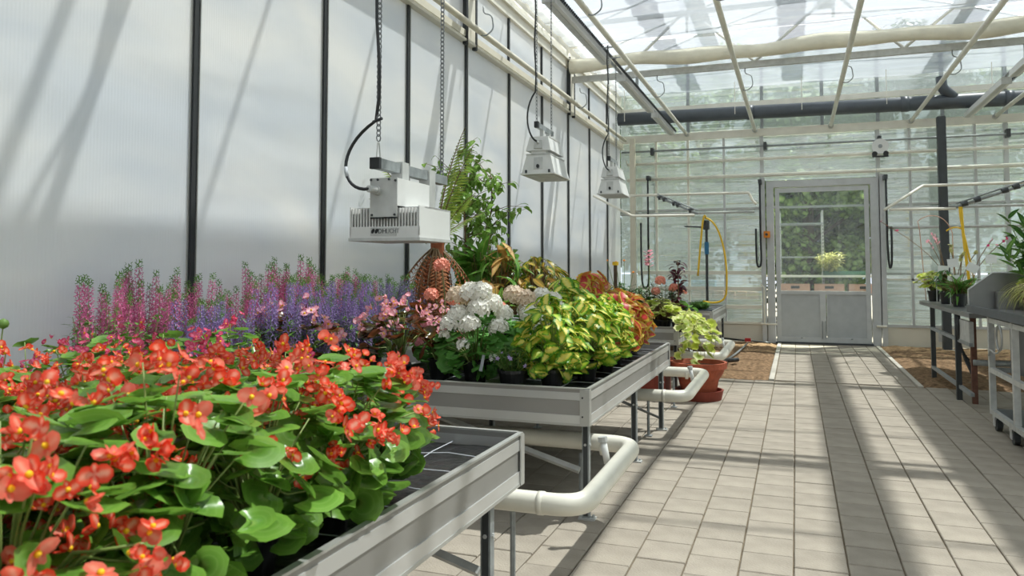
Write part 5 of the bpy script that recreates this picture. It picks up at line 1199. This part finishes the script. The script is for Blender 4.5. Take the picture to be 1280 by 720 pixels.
# hose and valve on left soil bed
t = thing('ground_hose', 'thin hose with valve lying on the left soil bed', 'hose', (0, 0, 0)); m = MB()
m.tube(bez((-2.4, 14.6, 0.35), (-1.6, 14.8, 0.05), (-1.0, 14.6, 0.10), (-0.45, 14.5, 0.05), 14), 0.016, 6); m.build('hose', 'cable', t, True)
m = MB(); m.tube(bez((-0.83, 14.3, 0.05), (-0.86, 13.4, 0.05), (-0.9, 12.2, 0.04), (-0.98, 11.6, 0.05), 12), 0.015, 6); m.build('thin_pipe', 'galv', t, True)
m = MB(); m.box(-1.02, -0.92, 11.0, 11.3, 0.02, 0.10); m.tube([(-1.05, 11.2, 0.07), (-0.8, 11.5, 0.07)], 0.03, 8); m.build('valve', 'black', t)
MB().box(-0.87, -0.77, 14.28, 14.34, 0.08, 0.14).build('tap', 'red_tap', t)

# ================================================================== RIGHT BENCHES
# nearer: steel trolley table
def beam(t, name, a, b, w, mat, seg=4):
    m = MB(); a, b = Vector(a), Vector(b); d = (b - a); L = d.length; q = d.to_track_quat('Z', 'Y').to_matrix().to_4x4(); q.translation = (a + b) / 2
    m.boxm(q, w, w, L); return m.build(name, mat, t)
t = thing('steel_trolley', 'steel wheeled work table at the right edge, side board on top', 'trolley', (1.52, 0, 0))
X0, X1, YA, YBK = 0.0, 1.15, 5.9, 8.32
MB().box(X0, X1, YA, YBK, 0.96, 0.985).build('table_top', 'stainless', t); MB().box(X0 - 0.02, X0, YA, YBK, 0.955, 1.02).build('front_edge', 'bench_dark', t)
m = MB(); m.add([(0.0, YBK, 0.985), (0.80, YBK, 0.985), (0.80, YBK, 1.32), (0.20, YBK, 1.32), (0.0, YBK, 1.16)], [(0, 1, 2, 3, 4)]); b = len(m.v)
m.add([(0.0, YBK + 0.012, 0.985), (0.80, YBK + 0.012, 0.985), (0.80, YBK + 0.012, 1.32), (0.20, YBK + 0.012, 1.32), (0.0, YBK + 0.012, 1.16)], [(4, 3, 2, 1, 0)]); m.f += [(0, 5, 6, 1), (1, 6, 7, 2), (2, 7, 8, 3), (3, 8, 9, 4), (4, 9, 5, 0)]; m.m += [0] * 5
m.build('end_board', 'stainless', t)
MB().tube([(0.0, YBK + .004, 0.985), (0.0, YBK + .004, 1.16), (0.20, YBK + .004, 1.32), (0.8, YBK + .004, 1.32)], 0.010, 4).build('board_edge', 'galv_light', t)
for yy in (YA + 0.95, YA + 1.72): beam(t, 'frame_post', (0.03, yy, 0.13), (0.03, yy, 0.95), 0.045, 'galv_light'); beam(t, 'frame_post', (1.05, yy, 0.13), (1.05, yy, 0.95), 0.045, 'galv')
for xx in (0.03, 1.05):
    for z in (0.15, 0.50, 0.92): beam(t, 'frame_rail', (xx, YA + 0.05, z), (xx, YA + 1.75, z), 0.04, 'galv_light' if xx < .5 else 'galv')
beam(t, 'frame_rail', (0.03, YA + 1.72, 0.15), (1.05, YA + 1.72, 0.15), 0.04, 'galv'); beam(t, 'frame_rail', (0.03, YA + 1.72, 0.50), (1.05, YA + 1.72, 0.50), 0.04, 'galv')
MB().box(0.05, 1.03, YA + 0.05, YA + 1.70, 0.165, 0.175).build('lower_shelf', 'bench_dark', t)
MB().box(0.12, 0.9, YA + 1.0, YA + 1.5, 0.52, 0.88).build('grey_box', 'bench_dark', t)
m = MB(); m.tube([(0.0, YA + 1.3 + 0.09 * math.cos(a * .5), 0.80 + 0.10 * math.sin(a * .5)) for a in range(26)], 0.008, 6); m.tube(bez((0, YA + 1.3, 0.70), (0, YA + 1.5, 0.60), (0, YA + 1.62, 0.75), (0, YA + 1.68, 0.62), 8), 0.007, 6); m.build('coiled_cable', 'galv_light', t, True)
for (xx, yy) in ((0.05, YA + 1.66), (0.05, YA + 1.12), (1.0, YA + 1.66), (1.0, YA + 0.3)):
    m = MB(); m.tube([(xx - 0.02, yy - 0.02, 0.055), (xx + 0.02, yy - 0.02, 0.055)], 0.055, 16); w_ = m.build('wheel', 'steel_dark', t)
    m = MB(); m.box(xx - 0.03, xx + 0.03, yy - 0.04, yy + 0.05, 0.095, 0.13); m.box(xx - 0.032, xx - 0.024, yy - 0.04, yy + 0.02, 0.04, 0.11); m.box(xx + 0.024, xx + 0.032, yy - 0.04, yy + 0.02, 0.04, 0.11); m.build('castor_fork', 'galv_light', w_)
MB().box(0.035, 0.075, YA + 0.7, YA + 0.76, 0.30, 0.34).build('orange_tag', 'orange', t)
# farther workbench
t = thing('work_bench', 'dark steel work bench with rounded end holding the orchids', 'bench', (1.55, 0, 0))
m = MB(); pts = [(0.0, 8.5), (1.0, 8.5), (1.0, 11.6)] + [(0.5 + 0.5 * math.cos(a), 11.6 + 0.75 * math.sin(a)) for a in [PI * k / 14 for k in range(1, 14)]] + [(0.0, 11.6)]
n_ = len(pts); vs = [(x, y, 0.885) for x, y in pts] + [(x, y, 0.93) for x, y in pts]; m.add(vs, [tuple(range(n_))[::-1], tuple(range(n_, 2 * n_))] + [(i, (i + 1) % n_, n_ + (i + 1) % n_, n_ + i) for i in range(n_)]); m.build('table_top', 'stainless', t)
for (xx, yy, mt) in ((0.02, 9.2, 'steel_dark'), (0.12, 8.98, 'rust'), (0.9, 9.2, 'steel_dark'), (0.04, 10.9, 'steel_dark'), (0.9, 10.9, 'steel_dark')):
    beam(t, 'leg', (xx, yy, 0.0), (xx, yy, 0.885), 0.05, mt)
for z in (0.62, 0.14): beam(t, 'side_rail', (0.03, 8.6, z), (0.03, 10.9, z), 0.035, 'galv')
MB().box(0.02, 0.06, 8.62, 9.15, 0.60, 0.84).build('control_box', 'galv_light', t)
m = MB(); m.tube([(0.1, 8.9, 0.42), (0.95, 8.9, 0.42)], 0.03, 8); m.tube([(0.6, 8.9, 0.42), (0.6, 8.9, 0.62)], 0.02, 8); m.build('drain_pipe', 'galv', t, True)
m = MB()
for k in range(5): m.tube(bez((0.02, 9.1 + .05 * k, 0.86), (-.02, 9.0, 0.7), (0.05, 9.3, 0.5), (0.1, 9.0 + .03 * k, 0.3 + .03 * k), 6), 0.012, 5)
m.build('cables', 'rubber', t)

# orchids and small plants on the far bench
def tagplate(parts, x, y, z, rot, txtm=True):
    m = MB(); m.box(-0.06, 0.06, -0.002, 0.002, -0.05, 0.05); parts.append(('name_tag', m.mesh('name_tag', 'label'), Matrix.Translation((x, y, z)) @ Matrix.Rotation(rot, 4, 'Y'), []))
    m = MB(); m.tube([(x, y + .004, 0.1), (x, y + 0.004, z)], 0.003, 4); parts.append(('tag_stick', m.mesh('tag_stick', 'label'), Matrix.Identity(4), []))
def orchid(seed, n, h, lean, flmesh, tags):
    R.seed(seed); parts = [pot_parts(0.075, 0.15)]; st = MB()
    for k in range(16): parts.append(('leaf', R.choice(ME['strapg']), frame(Vector((0, 0, 0.15)), rnd_dir(0.2, 1), Vector((0, 0, 1)), R.uniform(0.2, 0.34)), []))
    for k in range(n):
        a = R.uniform(0, 6.28); e = Vector((lean[0] + 0.08 * math.cos(a), lean[1] + 0.1 * math.sin(a), h * R.uniform(.8, 1.05))); pts = bez((0, 0, 0.14), (0, 0, h * .5), e * 0.8 + Vector((0, 0, .1)), e, 8); st.tube(pts, 0.0045, 4)
        for q in range(3): parts.append(('flower', flmesh, frame(pts[-1 - q] + rnd_dir() * .01, rnd_dir(), rnd_dir(), R.uniform(.7, 1.1)), []))
    parts.append(('stem', st.mesh('stem', 'stem_brown'), Matrix.Identity(4), []))
    for tg in tags: tagplate(parts, *tg)
    return parts
mo = petal_flower(5, 0.028, 0.4, 0.3).mesh('flower', 'magenta_orchid'); co = petal_flower(5, 0.026, 0.4, 0.3).mesh('flower', 'grass_blade'); po = petal_flower(5, 0.028, 0.4, 0.3).mesh('flower', 'pale_pink')
Z2 = 0.93
plant(orchid(120, 1, 1.15, (-0.75, 0.1), mo, []), 'orchid', 'orchid with a long leaning stem ending in a magenta flower', 'orchid', (1.88, 11.5, Z2))
plant(orchid(121, 3, 0.90, (-0.12, 0.1), po, [(-.05, -.08, .42, .1)]), 'orchid', 'orchid with pale pink flowers at the back of the bench', 'orchid', (1.80, 11.15, Z2))
plant(orchid(122, 3, 0.78, (0.02, 0.0), co, [(-0.06, -.16, .50, -.1)]), 'orchid', 'greenish-cream orchid behind the square white tag', 'orchid', (1.84, 10.75, Z2))
plant(orchid(123, 3, 0.70, (0.10, 0.0), co, [(0.10, -.16, .44, .5)]), 'orchid', 'greenish orchid with the tilted white tag', 'orchid', (1.80, 10.30, Z2))
plant(orchid(124, 2, 0.95, (0.35, 0.1), mo, [(0.22, -.02, .55, 0)]), 'orchid', 'orchid with one high magenta bloom right of the dark post', 'orchid', (2.02, 10.9, Z2))
plant(leafy_parts(ME['ivy'], 90, 0.20, 0.16, 0.24, 0.055, 125, (0.08, 0.14)), 'succulent', 'round light green leafy plant at the left end of the orchids', 'plant', (1.72, 11.6, Z2))
plant(leafy_parts(ME['strapg'], 44, 0.09, 0.1, 0.2, 0.34, 126, (0.075, 0.15), 0.6, 0.4, 0.0), 'grassy_plant', 'narrow-leaved green plant in a square black pot by the board', 'plant', (1.72, 9.95, Z2))
plant(leafy_parts(ME['dark'], 90, 0.17, 0.16, 0.26, 0.10, 127, (0.07, 0.14)), 'green_shrub', 'small dark leafy pot plant between the orchids', 'shrub', (1.72, 10.75, Z2))
for i, (x, y, z, lab) in enumerate([(1.66, 11.0, 0.30, 'small white name tag at the left of the orchid pots'), (1.72, 10.45, 0.31, 'small white name tag in the middle of the orchid pots'), (1.74, 10.15, 0.32, 'small white name tag right of middle by the orchid pots')]):
    t = thing('plant_label', lab, 'label', (x, y, Z2)); MB().box(-0.004, 0.004, 0, 0.003, 0, z).build('stick', 'label', t); MB().boxm(Matrix.Translation((0, -0.003, z)) @ Matrix.Rotation(0.2 - .15 * i, 4, 'Y'), 0.055, 0.003, 0.075).build('tag', 'label', t)
t = thing('bent_cane', 'thin pinkish cane bent into an arch among the orchids', 'cane'); MB().tube([(1.68, 12.0, 0.9), (1.62, 12.0, 1.9)] + bez((1.60, 12.0, 2.02), (1.72, 12.0, 2.14), (1.95, 12.0, 2.14), (2.02, 12.0, 1.85), 10) + [(2.03, 12.0, 0.9)], 0.006, 6).build('cane', 'crate', t, True)
t = thing('capped_stake', 'short brown stake with a yellow cap behind the red coleus', 'stake', (-1.97, 8.85, TZ)); MB().tube([(0, 0, 0), (0, 0, 0.74)], 0.022, 8).build('stake', 'bark', t); MB().tube([(0, 0, 0.74), (0, 0, 0.78)], 0.036, 10).build('cap', 'yellow_hose', t)
# big bushy plant and grass on the trolley
def bushy():
    R.seed(130); m = MB(); parts = [pot_parts(0.12, 0.24, 'rust')]; lv = []
    for k in range(26):
        a = R.uniform(0, 6.28); h = R.uniform(0.35, 0.85); q = R.uniform(0.05, 0.3); e = Vector((q * math.cos(a), q * math.sin(a), h)); m.tube([(0, 0, 0.2), e * 0.5 + Vector((0, 0, .15)), e], [0.006, 0.004, 0.002], 4)
        for j in range(11): lv.append(('leaf', ME['bush'][j % 2] if R.random() < .7 else ME['dark'][0], frame(Vector((0, 0, 0.2)).lerp(e, 0.35 + 0.065 * j), rnd_dir(0.0, 1.0), rnd_dir(0.2, 1), R.uniform(0.10, 0.19)), []))
    parts.append(('stem', m.mesh('stem', 'stem'), Matrix.Identity(4), [])); return parts + lv
plant(bushy(), 'bushy_plant', 'large bushy dark green plant in a brown pot at the right edge', 'plant', (1.98, 7.98, 0.985), 0, 1.0)
plant(leafy_parts(ME['ivy'] + ME['cl'], 60, 0.13, 0.11, 0.24, 0.05, 131, (0.08, 0.15)), 'lime_plant', 'small lime green plant left of the bushy plant', 'plant', (2.0, 8.05, 0.985))
R.seed(132); gp = [pot_parts(0.10, 0.16)]; gm = MB(); bl = leaf(1.0, strap(0.010), 9, 1, 0.0, 1.5)
for k in range(420):
    a = R.uniform(0, 6.28); gm.join(bl, frame(Vector((0.04 * math.cos(a), 0.04 * math.sin(a), 0.14)), Vector((math.cos(a) * .7, math.sin(a) * .7, R.uniform(0.6, 1.6))), Vector((0, 0, 1)), R.uniform(0.3, 0.46)))
gp.append(('foliage', gm.mesh('foliage', 'grass_blade'), Matrix.Identity(4), [])); plant(gp, 'ornamental_grass', 'pale striped grass arching over the trolley edge', 'grass', (1.86, 7.0, 0.985))
t = thing('storage_bin', 'dull metal box leaning between pots on the trolley', 'box', (1.85, 8.1, 0.985)); MB().box(-0.12, 0.12, 0.10, 0.18, 0, 0.16).build('box', 'stainless', t)

# ================================================================== OUTSIDE
g = MB(); g.box(-40, 40, 15.5, 60, -0.2, -0.05); g.box(-40, -3.6, -20, 15.5, -0.2, -0.05); g.box(6.6, 40, -20, 15.5, -0.2, -0.05); o = g.build('floor_outside', 'outground'); o['kind'] = 'structure'
def rack(x0, x1, y, zs, label, crates=None):
    t = thing('steel_rack', label, 'rack', (0, y, 0))
    for x in (x0, x1):
        for yy in (0, 0.5):
            m = MB(); m.box(x - 0.018, x + 0.018, yy - 0.018, yy + 0.018, -0.05, zs[-1] + 0.25)
            for k in range(int(zs[-1] / 0.07)): m.box(x - 0.008, x + 0.008, yy - 0.0195, yy - 0.0185, 0.05 + k * 0.07, 0.08 + k * 0.07, 1)
            m.build('upright', ['galv_light', 'rubber'], t)
    for z in zs: MB().box(x0 - 0.02, x1 + 0.02, -0.02, 0.52, z - 0.03, z).build('shelf', 'white_pipe' if abs(z - 1.25) < .05 else 'galv', t)
rack(-0.30, 0.52, 16.8, [1.62, 2.30], 'perforated steel rack outside behind the door glass')
t = thing('outside_table', 'white-edged table outside behind the door', 'table', (0.5, 16.4, 0)); MB().box(-1.3, 1.3, -0.3, 0.4, 1.20, 1.24).build('table_top', 'white_pipe', t)
for x in (-1.2, 1.2): MB().box(x - 0.03, x + 0.03, -0.03, 0.03, -0.05, 1.20).build('leg', 'galv', t)
MB().box(-1.25, 1.25, -0.25, 0.35, 0.86, 0.90).build('lower_shelf', 'galv', t)
for k in range(3):
    t = thing('wooden_crate', 'pale terracotta coloured crate outside behind the door, ' + ['left one', 'middle one', 'right one'][k], 'crate', (-0.02 + 0.62 * k, 16.35, 0.90)); MB().box(-0.27, 0.27, -0.15, 0.25, 0, 0.17).build('crate_body', 'crate', t); MB().box(-0.08, 0.08, -0.156, -0.151, 0.08, 0.13).build('hand_hole', 'rubber', t)
t = thing('outside_planter', 'dark green planter with grasses outside behind the door', 'planter', (0.9, 16.5, 1.24)); MB().box(-0.4, 0.4, -0.1, 0.1, 0, 0.08).build('trough', 'green_tray', t)
fo, tips = leafy_stems(40, 0.42, 0.25, 'grass_blade', 0.12, 60, 0.1, 140, z0=0.05); put('foliage', fo, t, (-0.28, 0, 0), kind='stuff')
for i, (x0, x1, z, mt, lab) in enumerate([(-2.4, -0.7, 0.80, 'crate', 'row of pale terracotta trays outside left of the door'), (-2.6, -1.5, 1.02, 'bluecrate', 'light blue crates outside left of the door'), (1.6, 3.0, 1.42, 'label', 'row of white pots outside right of the door')]):
    t = thing('outside_trays', lab, 'trays', ((x0 + x1) / 2, 15.9, 0)); w2 = (x1 - x0) / 2; MB().box(-w2, w2, -0.2, 0.3, z - 0.05, z - 0.02).build('shelf', 'galv_light', t)
    MB().box(-w2, w2, 0.25, 0.3, -0.05, z - 0.05).build('support', 'galv', t)
    n = 8
    for k in range(n):
        c = -w2 + (k + .5) * 2 * w2 / n; MB().box(c - w2 / n * .85, c + w2 / n * .85, -0.15, 0.2, z - 0.02, z + 0.12).build('tray', mt, t)
def tree(x, y, h, r, seed, mat, label):
    R.seed(seed); t = thing('tree', label, 'tree', (x, y, -0.05)); m = MB(); m.tube([(0, 0, 0), (0.1, 0, h * .4), (0, 0.1, h * .7)], [0.16, 0.13, 0.07], 8)
    for k in range(7): a = k * .9; m.tube([(0.05, 0, h * (.3 + .05 * k)), (r * .7 * math.cos(a), r * .7 * math.sin(a), h * (.45 + .06 * k))], [0.06, 0.02], 5)
    m.build('trunk', 'bark', t)
    n = 9000; ce = []
    for _ in range(26):
        d = rnd_dir(-1, 1); ce.append((Vector((d.x * r * .7, d.y * r * .5, h * .52 + d.z * h * .40)), R.uniform(.35, .6) * r * .7))
    V = []; F = []; UV = {}
    mm = MB(); q4 = [(-.5, 0, 0), (.5, 0, 0), (.35, 1, .1), (-.35, 1, .1)]; uvq = [(0.2, .1), (.8, .1), (.7, .8), (.3, .8)]
    for i in range(n):
        c, rr = R.choice(ce); d = rnd_dir(-1, 1); p = c + d * rr * R.uniform(.6, 1.0); fm = frame(p, rnd_dir(-1, .6), d + Vector((0, 0, .5)), R.uniform(.09, .16)); mm.add([fm @ Vector(v) for v in q4], [(0, 1, 2, 3)], 0, uvq)
    mm.build('foliage', mat, t, kind='stuff')
for i, (x, y, h, r, lab) in enumerate([(-5.8, 20.5, 7.6, 2.5, 'dark green tree outside, leftmost'), (-2.2, 20.5, 7.4, 2.4, 'green tree outside left of the door'), (0.2, 19.8, 6.6, 2.0, 'sunlit leafy tree outside seen through the door glass'), (2.6, 20.8, 7.4, 2.3, 'green tree outside right of the door'), (5.8, 20.2, 6.8, 2.4, 'green tree outside, rightmost'), (0.9, 23.2, 6.4, 3.2, 'dark tree far behind the door')]):
    tree(x, y, h, r, 200 + i, 'tree_leaf' if i in (1, 2, 4) else 'tree_leaf_dark', lab)
